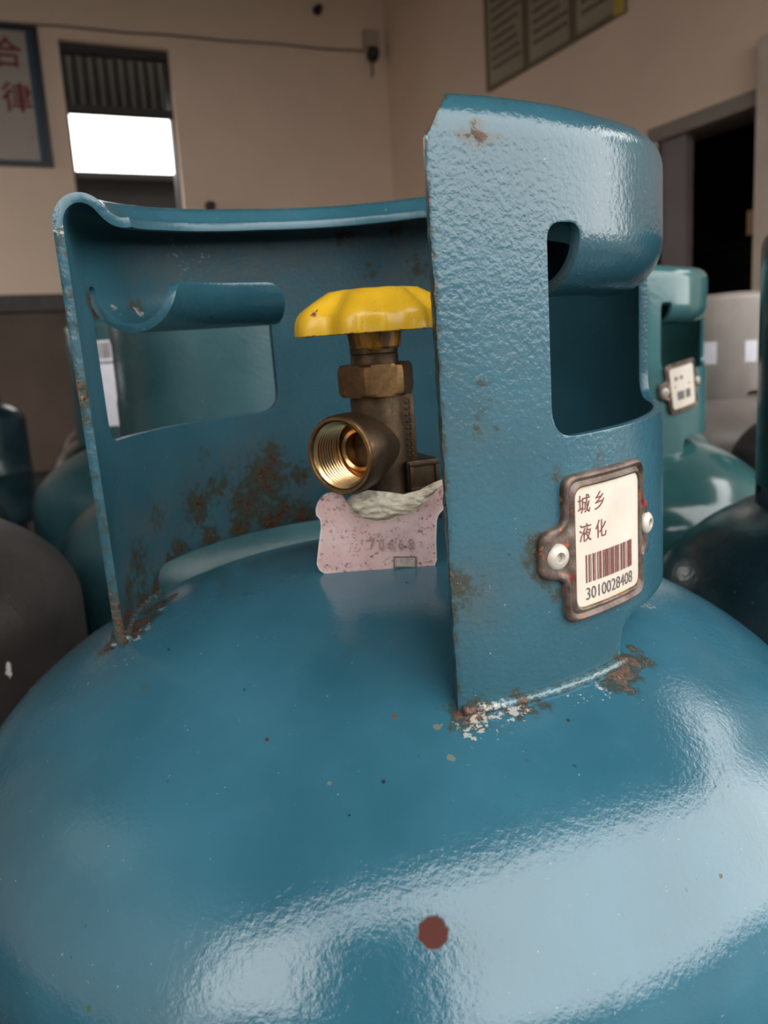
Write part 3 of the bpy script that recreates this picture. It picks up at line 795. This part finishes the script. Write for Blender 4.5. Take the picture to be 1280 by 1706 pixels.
    while x < 10.6:
        w = rnd.choice((0.22, 0.22, 0.3, 0.45, 0.62)); 
        vs = [bm.verts.new(P(a, b, HP)) for a, b in ((x, -9.9), (x+w, -9.9), (x+w, -2.2), (x, -2.2))]; bm.faces.new(vs)
        x += w + rnd.choice((0.25, 0.32, 0.45, 0.6))
    finish('barcode', bm, M['print_red'], fr, smooth=False)
    return fr

# ------------------------------------------------------------------ cylinders
def cylinder(loc, rz, matb=None, matc=None, hi=False, mat4=None, valve=True, s=1.0):
    root = bpy.data.objects.new('gas_cylinder', None); root.empty_display_size = 0.05; COL.objects.link(root)
    if mat4 is not None: root.matrix_world = mat4
    else:
        root.location = loc; root.rotation_euler = (0, 0, rz); root.scale = (s, s, s)
    off = Vector((0, 0, 0.553))
    b = link(bpy.data.objects.new('body', body_hi if hi else body_lo), root)
    c = link(bpy.data.objects.new('collar', collar_mesh), root)
    if hi:
        for me in welds: link(bpy.data.objects.new('weld_bead', me), root).location = off
    for o, m in ((b, matb), (c, matc)):
        o.location = off
        if m is not None:
            o.material_slots[0].link = 'OBJECT'; o.material_slots[0].material = m
    if valve:
        v = add_valve(root); v.location = Vector((VX*MM, VY*MM, 0)) + off
    return root
foot_drop = 0.553
base_mtx = LEAN.to_4x4(); base_mtx.translation = APEX - LEAN @ Vector((0, 0, foot_drop))
main = cylinder(None, 0, hi=True, mat4=base_mtx)
tag(main, 'large blue gas cylinder in front with yellow handwheel and numbered plate 3010028408', 'gas cylinder', 'gas cylinders')
up = empty('mount'); up.parent = main; up.location = (0, 0, foot_drop)
pl = plate(main); pl.location = (0, 0, foot_drop)
bpy.data.objects.remove(up)

def cam_pt(lat, depth, z=0.0):
    """a spot on the floor: lat metres to the right of the camera's heading, depth metres ahead (measured on the level)"""
    f = Vector((FW.x, FW.y, 0)).normalized(); r = Vector((f.y, -f.x, 0))
    p = CAM + f*depth + r*lat
    return Vector((p.x, p.y, z))
HEAD = math.radians(24.13)
def place(lat, depth, rz_local, label, matb, matc, z=0.0, valve=True, s=1.0):
    o = cylinder(cam_pt(lat, depth, z), -HEAD + math.radians(rz_local), matb, matc, valve=valve, s=s)
    tag(o, label, 'gas cylinder', 'gas cylinders'); return o
# right-hand neighbours
r1 = place(0.193, 0.750, -9, 'teal gas cylinder with small tilted cream plate, right behind the big front collar', M['teal_glossy'], M['teal_glossy'], 0.0, s=1.0)
p1 = plate(r1, dx=3.0, dz=16.0, tilt=math.radians(9), stand=1.0, printing=False); p1.location = (0, 0, foot_drop)
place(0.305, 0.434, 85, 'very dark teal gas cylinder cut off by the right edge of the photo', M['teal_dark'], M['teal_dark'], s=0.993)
g3 = place(0.545, 1.290, -173, 'pale grey gas cylinder with white paper squares on its collar, below the dark doorway', M['grey_light'], M['grey_light'])
place(0.580, 0.960, 200, 'brown grey gas cylinder dome between the teal one and the right edge', M['grey_paint'], M['grey_paint'], valve=False)
place(0.270, 1.060, 120, 'light teal gas cylinder, only a sliver beside the pale grey one', M['teal_glossy'], M['teal_glossy'], valve=False)
# left-hand neighbours
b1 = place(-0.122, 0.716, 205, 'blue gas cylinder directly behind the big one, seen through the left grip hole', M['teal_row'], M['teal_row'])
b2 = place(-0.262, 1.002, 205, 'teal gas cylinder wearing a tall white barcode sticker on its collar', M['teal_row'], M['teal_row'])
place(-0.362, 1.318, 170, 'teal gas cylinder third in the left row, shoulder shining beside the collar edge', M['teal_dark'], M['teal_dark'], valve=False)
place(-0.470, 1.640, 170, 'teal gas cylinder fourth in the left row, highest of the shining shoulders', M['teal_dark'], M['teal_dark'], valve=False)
g1 = place(-0.357, 0.500, 120, 'brown grey gas cylinder at the left edge with a small white paint fleck', M['grey_paint'], M['grey_paint'], 0.012, valve=False, s=0.985)
def fleck_spot():
    c = g1.location; d = ray(15, 1115); o = CAM - c; R_ = RB*MM*0.985
    A = d.x*d.x+d.y*d.y; B = 2*(o.x*d.x+o.y*d.y); C = o.x*o.x+o.y*o.y-R_*R_
    t = (-B-math.sqrt(max(0, B*B-4*A*C)))/2/A; q = (o+d*t)
    q = Matrix.Rotation(-g1.rotation_euler.z, 3, 'Z') @ q / 0.985
    return q - Vector((0, 0, foot_drop))
fs = fleck_spot()
M['grey_fleck'] = paint('worn_grey_paint_with_fleck', (0.028, 0.023, 0.021, 1), 0.5, (300, 0.3, 0.001), spec=0.3, spots=[(fs, 0.0019, (0.55, 0.52, 0.48, 1), 0.999, (1, 1, 0.45))])
for ch in g1.children:
    if ch.name.startswith('body'): ch.material_slots[0].material = M['grey_fleck']
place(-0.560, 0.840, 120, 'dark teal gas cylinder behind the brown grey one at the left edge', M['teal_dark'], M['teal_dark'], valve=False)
place(-0.760, 1.190, 120, 'grey gas cylinder behind the dark teal one at the left edge', M['grey_paint'], M['grey_paint'], valve=False)
place(-1.440, 3.000, 150, 'small dark teal gas cylinder standing far off before the brown wall', M['teal_dark'], M['teal_dark'])

def sticker(root, a_deg, zc, w, h, name, label, R=RC+0.3, lines=True):
    """a paper label stuck round a collar; a_deg in the collar's own angle"""
    bm = bmesh.new(); N = 10; g = {}
    for i in range(N+1):
        for j in (0, 1):
            x = math.radians(a_deg)*RC + (i/N-0.5)*w
            for k, hh in enumerate((0.0, 0.25)): g[i, j, k] = bm.verts.new(curve_pt(x, zc+(j-0.5)*h, hh+0.1, RC))
    for i in range(N):
        bm.faces.new((g[i, 0, 1], g[i+1, 0, 1], g[i+1, 1, 1], g[i, 1, 1])); bm.faces.new((g[i, 0, 0], g[i, 1, 0], g[i+1, 1, 0], g[i+1, 0, 0]))
        for j in (0, 1): bm.faces.new((g[i, j, 0], g[i+1, j, 0], g[i+1, j, 1], g[i, j, 1]))
    fix_normals(bm)
    o = finish(name, bm, M['label_white'], root, smooth=False); o['label'] = label; o.location = (0, 0, foot_drop)
    if lines:
        bm = bmesh.new(); rnd = random.Random(5); x = -w/2+1
        while x < w/2-1:
            ww = rnd.uniform(1.0, 2.4); z1 = zc+h/2-2
            bm.faces.new([bm.verts.new(curve_pt(math.radians(a_deg)*RC+a, b, 0.55)) for a, b in ((x, z1-17), (x+ww, z1-17), (x+ww, z1), (x, z1))])
            x += ww+rnd.uniform(0.9, 1.6)
        x = -w/2+1
        while x < w/2-2:
            ww = rnd.uniform(2, 3)
            bm.faces.new([bm.verts.new(curve_pt(math.radians(a_deg)*RC+a, b, 0.55)) for a, b in ((x, z1-23), (x+ww, z1-23), (x+ww, z1-20), (x, z1-20))])
            x += ww+1.0
        finish('barcode', bm, M['print_grey'], o, smooth=False)
    return o
# angles are measured in the collar's own frame: facing the camera = -(own turn)
sticker(b2, -205-24, 62, 44, 92, 'paper_sticker', 'tall white barcode sticker')
sticker(g3, 135, 50, 20, 32, 'paper_sticker', 'white paper square', lines=False)
sticker(g3, 168, 50, 16, 30, 'paper_sticker', 'white paper square with a dark stroke', lines=False)

# ------------------------------------------------------------------ pink paper seal tag hung on the valve (leans with the cylinder)
def seal_tag():
    root = bpy.data.objects.new('seal_tag', None); root.empty_display_size = 0.02; COL.objects.link(root)
    mt = LEAN.to_4x4(); mt.translation = APEX; root.matrix_world = mt
    tag(root, 'soiled pink seal tag with crumpled white film hung under the brass valve', 'tag')
    D = -16.0  # mm in front of the axis
    def at(px, py, extra=0.0):
        d = FL*FPX + RL*(px-640) - UL*(py-853); o = CAM_L/MM
        t = (D+extra-o.y)/d.y; p = o+d*t; return p
    def interp(pts, u):
        for (a, b), (c, d) in zip(pts, pts[1:]):
            if u <= c: 
                w = (u-a)/(c-a); return b+(d-b)*w
        return pts[-1][1]
    NX, NZ = 64, 40
    top = [(0, 838), (.03, 828), (.07, 822), (.13, 820), (.18, 822), (.22, 836), (.27, 853), (.35, 864), (.45, 869), (.56, 866), (.68, 857), (.78, 845), (.86, 828), (.92, 812), (.95, 807), (.98, 810), (1, 822)]
    bot = [(0, 940), (.02, 950), (.06, 955), (.3, 957), (.6, 956), (.8, 953), (.94, 948), (.98, 943), (1, 934)]
    left = [(0, 528), (.3, 531), (.6, 535), (.72, 534), (.80, 527), (.9, 526), (1, 529)]
    right = [(0, 728), (.3, 727), (.6, 728), (.68, 731), (.78, 741), (.88, 747), (1, 749)]
    bm = bmesh.new(); g = {}; rim = []; sc = []
    for i in range(NX+1):
        u = i/NX
        for j in range(NZ+1):
            v = j/NZ
            x = interp(left, v)*(1-u)+interp(right, v)*u
            y = interp(bot, u)*(1-v)+interp(top, u)*v
            q = (x-638)/110
            bulge = -2.2*(1-q*q) - 2.0*max(0, v-0.6)*abs(q)*2
            p = at(x, y, bulge+0.5*noise.noise(Vector((x*0.03, y*0.03, 0))))
            for k in (0, 1): g[i, j, k] = bm.verts.new((p.x*MM, (p.y+k*0.5)*MM, p.z*MM))
            e = min(i*3.1, (NX-i)*3.1, j*3.3, 99)
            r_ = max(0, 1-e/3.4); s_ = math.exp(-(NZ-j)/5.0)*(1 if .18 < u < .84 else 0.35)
            rim += [r_, 1.0]; sc += [s_, 0]
    for i in range(NX):
        for j in range(NZ):
            bm.faces.new((g[i, j, 0], g[i+1, j, 0], g[i+1, j+1, 0], g[i, j+1, 0])); bm.faces.new((g[i, j, 1], g[i, j+1, 1], g[i+1, j+1, 1], g[i+1, j, 1]))
        for j in (0, NZ): bm.faces.new((g[i, j, 0], g[i+1, j, 0], g[i+1, j, 1], g[i, j, 1]))
    for j in range(NZ):
        for i in (0, NX): bm.faces.new((g[i, j, 0], g[i, j+1, 0], g[i, j+1, 1], g[i, j, 1]))
    fix_normals(bm)
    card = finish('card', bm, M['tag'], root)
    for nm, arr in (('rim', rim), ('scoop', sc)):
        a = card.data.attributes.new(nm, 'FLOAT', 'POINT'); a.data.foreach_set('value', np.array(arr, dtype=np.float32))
    # faint embossed digits and a grey stamp box
    def fn(cx, cy, k=0.21):
        def f(x, y):
            px, py = cx+x, cy-y; q = (px-638)/110
            p = at(px, py, -2.2*(1-q*q)-0.75); return p*MM
        return f
    text_on('digits', '7 0 6 6 8', 27, fn(652, 908), M['digit'], card, 0.78)
    bm = bmesh.new()
    for a, b, c, d in ((656, 927, 694, 929), (656, 944, 694, 946), (656, 929, 658, 944), (692, 929, 694, 944)):
        f = fn(0, 0); bm.faces.new([bm.verts.new(f(x, -y)) for x, y in ((a, b), (c, b), (c, d), (a, d))])
    finish('stamp_box', bm, M['print_grey'], card, smooth=False)
    bm = bmesh.new(); f = fn(0, 0)
    bm.faces.new([bm.verts.new(f(x, -y)) for x, y in ((658, 929), (692, 929), (692, 944), (658, 944))])
    finish('stamp', bm, M['stamp'], card, smooth=False)
    # crumpled film wrapped round the valve neck, showing in the scoop
    bm = bmesh.new(); NX, NZ = 60, 24; g = {}
    up_ = [(0, 838), (.1, 825), (.25, 817), (.45, 820), (.6, 824), (.75, 817), (.88, 805), (1, 797)]
    lo_ = [(0, 850), (.15, 866), (.35, 874), (.55, 870), (.75, 856), (.88, 838), (1, 812)]
    for i in range(NX+1):
        u = i/NX
        for j in range(NZ+1):
            v = j/NZ; x = 570+u*172; y = interp(lo_, u)*(1-v)+interp(up_, u)*v
            fold = 0.9*noise.noise(Vector((x*0.05, y*0.14, 3)))+0.6*noise.noise(Vector((x*0.12, y*0.3, 9)))
            p = at(x, y, 1.6-2.6*math.sin(PI*v)*(0.35+0.65*math.sin(PI*min(u*1.2, 1)))+fold*(1 if v > .08 else .3) - (1.8*max(0, u-.7)*3 if v > .5 else 0))
            g[i, j, 0] = bm.verts.new(p*MM); g[i, j, 1] = bm.verts.new((p.x*MM, (p.y+0.4)*MM, p.z*MM))
    for i in range(NX):
        for j in range(NZ):
            bm.faces.new((g[i, j, 0], g[i+1, j, 0], g[i+1, j+1, 0], g[i, j+1, 0])); bm.faces.new((g[i, j, 1], g[i, j+1, 1], g[i+1, j+1, 1], g[i+1, j, 1]))
    fix_normals(bm)
    w = finish('film', bm, M['wrap'], root, angle=80); w['label'] = 'crumpled dirty white film'
M['digit'] = simple('faint_emboss', (0.30, 0.19, 0.17, 1), 0.6, 0, 900, 0.3)
M['stamp'] = simple('grey_stamp', (0.36, 0.31, 0.29, 1), 0.6, 0, 700, 0.3)
seal_tag()

# ------------------------------------------------------------------ the room
def struct(name, bm, mat, parent=None, smooth=False):
    o = finish(name, bm, mat, parent, smooth=smooth); o['kind'] = 'structure'; return o
T = 0.2
# floor and yard
bm = bmesh.new(); box(bm, (XL-T, YF-0.1, -0.2), (XR+T, YB+T, 0)); struct('floor', bm, M['floor'])
bm = bmesh.new(); box(bm, (-22, -30, -0.35), (22, YF-0.1, -0.12)); box(bm, (-22, YF-0.1, -0.35), (XL-T, 24, -0.12)); box(bm, (XR+T, YF-0.1, -0.35), (22, 24, -0.12)); box(bm, (XL-T, YB+T, -0.35), (XR+T, 24, -0.12))
struct('ground', bm, M['ground'])
bm = bmesh.new(); box(bm, (XL-T, YF, ZC), (XR+T, YB+T, ZC+0.15)); struct('ceiling', bm, M['ceiling'])
bm = bmesh.new(); box(bm, (XL, YF-0.15, ZBEAM), (XR, YF, ZC+0.15)); struct('trim_1', bm, M['wall'])
LW = (0.7, 1.8, 1.75, 2.95); DL = (4.2, 5.4, 2.3)
bm = bmesh.new(); box(bm, (XL-T, YF, 0), (XL, DL[0], LW[2])); box(bm, (XL-T, YF, LW[3]), (XL, DL[0], ZC)); box(bm, (XL-T, YF, LW[2]), (XL, LW[0], LW[3])); box(bm, (XL-T, LW[1], LW[2]), (XL, DL[0], LW[3]))
box(bm, (XL-T, DL[0], DL[2]), (XL, DL[1], ZC)); box(bm, (XL-T, DL[1], 0), (XL, YB, ZC))
struct('wall_left', bm, M['wall'])
bm = bmesh.new(); pw = (LW[1]-LW[0])/2
for k in range(3): box(bm, (XL-0.12, LW[0]+k*pw-0.025, LW[2]), (XL-0.06, LW[0]+k*pw+0.025, LW[3]))
box(bm, (XL-0.12, LW[0], LW[2]), (XL-0.06, LW[1], LW[2]+0.05)); box(bm, (XL-0.12, LW[0], LW[3]-0.05), (XL-0.06, LW[1], LW[3]))
wf = struct('window_2', bm, M['frame_dark'])
for k in range(2):
    bm = bmesh.new(); box(bm, (XL-0.095, LW[0]+k*pw+0.025, LW[2]+0.05), (XL-0.089, LW[0]+(k+1)*pw-0.025, LW[3]-0.05)); finish('pane', bm, M['frosted'], wf, smooth=False)
# yard boundary: a tall building front on the left, a low wall on the right
bm = bmesh.new(); box(bm, (-20, -9.4, -0.12), (-3.4, -9.0, 3.9)); box(bm, (-3.4, -9.3, -0.12), (12, -9.1, 1.15)); struct('wall_front', bm, M['yard_wall'])
# back wall with the window opening
w0 = on_plane(96, 64, 1, YB); w1 = on_plane(276, 80, 1, YB); w2 = on_plane(309, 330, 1, YB)
wx0, wx1, wz1 = w0.x, w1.x*0.35+w2.x*0.65, (w0.z+w1.z)/2; wz0 = 1.12
dz_ = on_plane(30, 492, 1, YB).z
bm = bmesh.new()
box(bm, (XL-T, YB, 0), (wx0, YB+T, ZC)); box(bm, (wx1, YB, 0), (XR+T, YB+T, ZC))
box(bm, (wx0, YB, 0), (wx1, YB+T, wz0)); box(bm, (wx0, YB, wz1), (wx1, YB+T, ZC))
struct('wall_back', bm, M['wall'])
print('window', wx0, wx1, wz0, wz1, 'dado', dz_)
bm = bmesh.new(); box(bm, (XL, YB-0.012, 0), (wx0+0.0, YB, dz_-0.1)); box(bm, (wx0, YB-0.012, 0), (XR, YB, dz_-0.1)); struct('trim_2', bm, M['dado'])
bm = bmesh.new(); box(bm, (XL, YB-0.05, dz_-0.11), (XR, YB, dz_), 0.008); struct('trim_3', bm, M['ledge'])
# window: frame, transom and lower sash rails
def zof(px, py): return on_plane(px, py, 1, YB).z
zt1 = (zof(105, 177)+zof(297, 195))/2; zs0 = (zof(125, 293)+zof(305, 300))/2
bm = bmesh.new(); f = 0.05
box(bm, (wx0, YB+0.06, wz1-f), (wx1, YB+0.14, wz1)); box(bm, (wx0, YB+0.06, wz0), (wx1, YB+0.14, wz0+f))
box(bm, (wx0, YB+0.06, wz0+f), (wx0+f*0.4, YB+0.14, wz1-f)); box(bm, (wx1-f*0.4, YB+0.06, wz0+f), (wx1, YB+0.14, wz1-f))
box(bm, (wx0+f*0.4, YB+0.07, zt1), (wx1-f*0.4, YB+0.13, zt1+0.05))
struct('window_1', bm, M['frame_dark'])
# outside the window: a canopy of dark corrugated sheet above, a dark shed wall below
bm = bmesh.new(); n = 60; x0c, x1c = wx0-1.5, wx1+2.0; zc0 = zt1+0.06; 
vs = []
for i in range(n*2+1):
    x = x0c+(x1c-x0c)*i/(n*2); o_ = 0.02*(1 if i % 2 else -1)
    vs.append([bm.verts.new((x, YB+0.55+o_, zt1+0.165)), bm.verts.new((x, YB+0.55+o_, wz1+0.4)), bm.verts.new((x, YB+0.58+o_, wz1+0.4)), bm.verts.new((x, YB+0.58+o_, zt1+0.165))])
for a, b in zip(vs, vs[1:]):
    for k in range(4): bm.faces.new((a[k], b[k], b[(k+1) % 4], a[(k+1) % 4]))
fix_normals(bm); cn = finish('canopy', bm, M['corrugated'], None, smooth=False)
tag(cn, 'dark corrugated canopy outside the back window above the bright sky', 'canopy')
bm = bmesh.new(); box(bm, (wx0-1.5, YB+2.0, -0.12), (wx1+2.5, YB+2.3, 0.63+(zs0-0.63)*1.33)); box(bm, (wx0-1.6, YB+1.9, 0.6+(zs0-0.63)*1.33), (wx1+2.6, YB+2.4, 0.66+(zs0-0.63)*1.33), 0.01)
sh = finish('outbuilding', bm, M['outside_dark'], None, smooth=False); tag(sh, 'dark outbuilding beyond the back window, below the bright sky', 'building')
# cable along the back wall, with the camera unit at the corner
def cable(name, pts, r, mat, label, cat):
    bm = bmesh.new(); tube(bm, pts, r, 8); fix_normals(bm); o = finish(name, bm, mat); tag(o, label, cat); return o
ca = on_plane(0, 36, 1, YB-0.012); cb = on_plane(607, 86, 1, YB-0.012)
cable('cable', [ca+(ca-cb)*0.2+(cb-ca)*1.2*k/14+Vector((0, 0, 0.004*math.sin(k*1.9))) for k in range(15)], 0.007, M['cable'], 'brown cable run across the top of the back wall', 'cable')
c = on_plane(618, 68, 1, YB-0.03)
ur = empty('security_camera', c); tag(ur, 'small cream box with black lens unit high in the room corner', 'camera')
bm = bmesh.new(); box(bm, (-0.055, -0.03, -0.045), (0.055, 0.03, 0.07), 0.008); finish('mount_box', bm, M['white_plastic'], ur)
bm = bmesh.new(); lathe(bm, [(0.001, 0.05), (0.028, 0.045), (0.042, 0.02), (0.045, -0.02), (0.03, -0.05), (0.001, -0.055)], 24, mtx=Matrix.Translation((0.0, -0.03, -0.095))@Matrix.Rotation(0.5, 4, 'X')); fix_normals(bm); finish('lens', bm, M['black'], ur)
bm = bmesh.new(); tube(bm, [Vector((0, 0, -0.12)), Vector((0.005, 0.01, -0.2)), Vector((0, 0.02, -0.24))], 0.006); finish('lead', bm, M['black'], ur)
for px, py, r, lb in ((528, 18, 0.028, 'small dark bracket high on the back wall above the cable'), (350, 344, 0.03, 'small dark knob on the back wall just above the blue rim')):
    c = on_plane(px, py, 1, YB)
    bm = bmesh.new(); lathe(bm, [(r*1.2, 0), (r*1.2, 0.01), (r*0.5, 0.015), (r*0.5, 0.035), (r, 0.04), (r*0.9, 0.06), (0.001, 0.065)], 20, mtx=Matrix.Rotation(PI/2, 4, 'X')); fix_normals(bm)
    o = finish('wall_hook', bm, M['hook']); o.location = c; tag(o, lb, 'hook')
# framed notice, top left of the photo
f0 = on_plane(92, 279, 1, YB-0.02); ftop = on_plane(57, 44, 1, YB-0.02).z
fx1 = (f0.x + on_plane(60, 48, 1, YB-0.02).x)/2; fx0 = fx1-1.1; fz0 = f0.z; fz1 = ftop
nb = empty('framed_notice', ((fx0+fx1)/2, YB, fz0)); tag(nb, 'white notice with red characters in a dark blue frame, left edge', 'notice')
hw = (fx1-fx0)/2; hh = fz1-fz0
bm = bmesh.new()
for lo, hi in (((-hw, -.03, 0), (hw, 0, .035)), ((-hw, -.03, hh-.035), (hw, 0, hh)), ((-hw, -.03, .035), (-hw+.04, 0, hh-.035)), ((hw-.04, -.03, .035), (hw, 0, hh-.035))): box(bm, lo, hi, 0.004)
finish('frame', bm, M['frame_blue'], nb, smooth=False)
bm = bmesh.new(); box(bm, (-hw+.03, -.016, .03), (hw-.03, -.004, hh-.03)); finish('panel', bm, M['board_white'], nb, smooth=False)
bm = bmesh.new(); box(bm, (hw-.075, -.02, .035), (hw-.04, -.016, hh-.035)); finish('blue_border', bm, M['blue_edge'], nb, smooth=False)
for ch, px, py in (('合', 11, 91), ('律', 29, 166)):
    p = on_plane(px, py, 1, YB-0.02)
    text_on('lettering', ch, 0.185, lambda x, y: Vector((p.x-(fx0+fx1)/2+x, -0.021, p.z-fz0+y)), M['red_ink'], nb, 1.0, 0.0025)
# right wall: pieces round the doorway
dh = on_plane(1120, 222, 0, XR); dh2 = on_plane(1251, 172, 0, XR)
dy1 = on_plane(1097, 235, 0, XR).y; dy0 = on_plane(1251, 300, 0, XR).y - 0.06; dzt = (dh.z+dh2.z)/2
print('door', dy0, dy1, dzt, dh.z, dh2.z)
yw0 = -0.55
bm = bmesh.new()
box(bm, (XR, dy1, 0), (XR+T, YB, ZC)); box(bm, (XR, dy0, dzt), (XR+T, dy1, ZC))
box(bm, (XR, 0.55, 0), (XR+T, dy0, ZC)); box(bm, (XR, yw0, 0), (XR+T, 0.55, 2.0)); box(bm, (XR, YF, 2.64), (XR+T, 0.55, ZC))
struct('wall_right', bm, M['wall'])
bm = bmesh.new(); box(bm, (XR-0.012, 0.55, 0), (XR, dy0, 1.0)); box(bm, (XR-0.012, dy1, 0), (XR, YB-0.02, 1.0)); struct('trim_4', bm, M['dado'])
# dark room behind the doorway
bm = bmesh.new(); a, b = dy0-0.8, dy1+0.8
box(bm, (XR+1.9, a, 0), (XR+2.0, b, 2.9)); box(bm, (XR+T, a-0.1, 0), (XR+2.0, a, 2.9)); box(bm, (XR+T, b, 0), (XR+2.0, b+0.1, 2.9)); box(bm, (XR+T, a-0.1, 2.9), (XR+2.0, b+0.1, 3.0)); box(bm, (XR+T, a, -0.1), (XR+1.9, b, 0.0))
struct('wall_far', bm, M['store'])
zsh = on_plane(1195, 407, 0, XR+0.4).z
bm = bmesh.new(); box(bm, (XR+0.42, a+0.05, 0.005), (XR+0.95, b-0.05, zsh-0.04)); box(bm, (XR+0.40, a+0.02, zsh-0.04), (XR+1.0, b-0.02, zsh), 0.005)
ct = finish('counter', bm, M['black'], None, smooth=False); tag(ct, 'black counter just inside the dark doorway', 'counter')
# door frame and grey leaf
bm = bmesh.new(); box(bm, (XR-0.05, dy0-0.13, 0), (XR+0.03, dy0, dzt+0.22), 0.006); box(bm, (XR-0.02, dy1, 0), (XR+0.05, dy1+0.05, dzt), 0.004)
o = struct('door_1', bm, M['jamb'])
bm = bmesh.new(); box(bm, (XR-0.02, dy0, dzt-0.02), (XR+T, dy1+0.05, dzt+0.045), 0.004); finish('door_head', bm, M['jamb_dark'], o)

lw = dy1-on_plane(1139, 300, 0, XR).y
bm = bmesh.new(); box(bm, (XR+0.01, dy1-lw, 0.01), (XR+0.06, dy1-0.005, dzt-0.01), 0.004); d1 = struct('door_2', bm, M['grey_door'])
bm = bmesh.new(); q = on_plane(1240, 375, 0, XR); box(bm, (XR-0.03, dy0-0.001, q.z-0.05), (XR+0.02, dy0+0.05, q.z+0.05), 0.006); finish('latch', bm, M['ochre'], o)
# notice boards on the right wall
XB = XR-0.012
ys = [on_plane(813, 154, 0, XB).y, on_plane(879, 113, 0, XB).y, on_plane(957, 66, 0, XB).y, on_plane(1043, 14, 0, XB).y]
zb = (on_plane(813, 154, 0, XB).z+on_plane(1043, 20, 0, XB).z)/2
print('boards', ys, zb)
for k in range(3):
    y1, y0 = ys[k], ys[k+1]; hgt = 0.95
    nbd = empty('notice_board', (XR, (y0+y1)/2, zb)); tag(nbd, ('cream notice board nearest the room corner on the right wall', 'middle cream notice board on the right wall', 'cream notice board with a yellow corner, third from the room corner')[k], 'notice board', 'notice boards on the right wall')
    hw = (y1-y0)/2-0.004
    bm = bmesh.new(); fw = 0.022
    for lo, hi in (((-.025, -hw, 0), (0, hw, fw)), ((-.025, -hw, hgt-fw), (0, hw, hgt)), ((-.025, -hw, fw), (0, -hw+fw, hgt-fw)), ((-.025, hw-fw, fw), (0, hw, hgt-fw))): box(bm, lo, hi, 0.003)
    finish('frame', bm, M['board_frame'], nbd, smooth=False)
    bm = bmesh.new(); box(bm, (-.014, -hw+fw*.7, fw*.7), (-.002, hw-fw*.7, hgt-fw*.7)); finish('panel', bm, M['board_cream'], nbd, smooth=False)
    bm = bmesh.new(); rnd = random.Random(20+k); z = 0.10
    while z < hgt-0.12:
        y = hw-0.06
        end = -hw+0.06+rnd.choice((0, 0, 0.1, 0.2, 0.3))*hw
        while y > end:
            w = rnd.uniform(0.018, 0.035)
            bm.faces.new([bm.verts.new((-.0155, y-a_, z+b_)) for a_, b_ in ((0, 0), (w, 0), (w, 0.022), (0, 0.022))]); y -= w+0.007
        z += 0.052
    tl = finish('print_lines', bm, M['ink_brown'], nbd, smooth=False); tl['kind'] = 'stuff'
    if k == 2:
        bm = bmesh.new(); box(bm, (-.03, -hw-.002, -0.002), (-.024, -hw+0.06, 0.07)); finish('yellow_corner', bm, M['yellow_print'], nbd, smooth=False)
# unseen block added for the dark dome reflection of the person at the camera
pd = math.radians(211); pr = 1.4
bm = bmesh.new(); pc = Vector((math.sin(pd)*pr, math.cos(pd)*pr, 0))
box(bm, (pc.x-0.25, pc.y-0.25, -0.12), (pc.x+0.25, pc.y+0.25, 1.60), 0.02); box(bm, (pc.x-0.29, pc.y-0.29, 1.60), (pc.x+0.29, pc.y+0.29, 1.66), 0.02)
struct('person_stand_in', bm, M['person_block'])
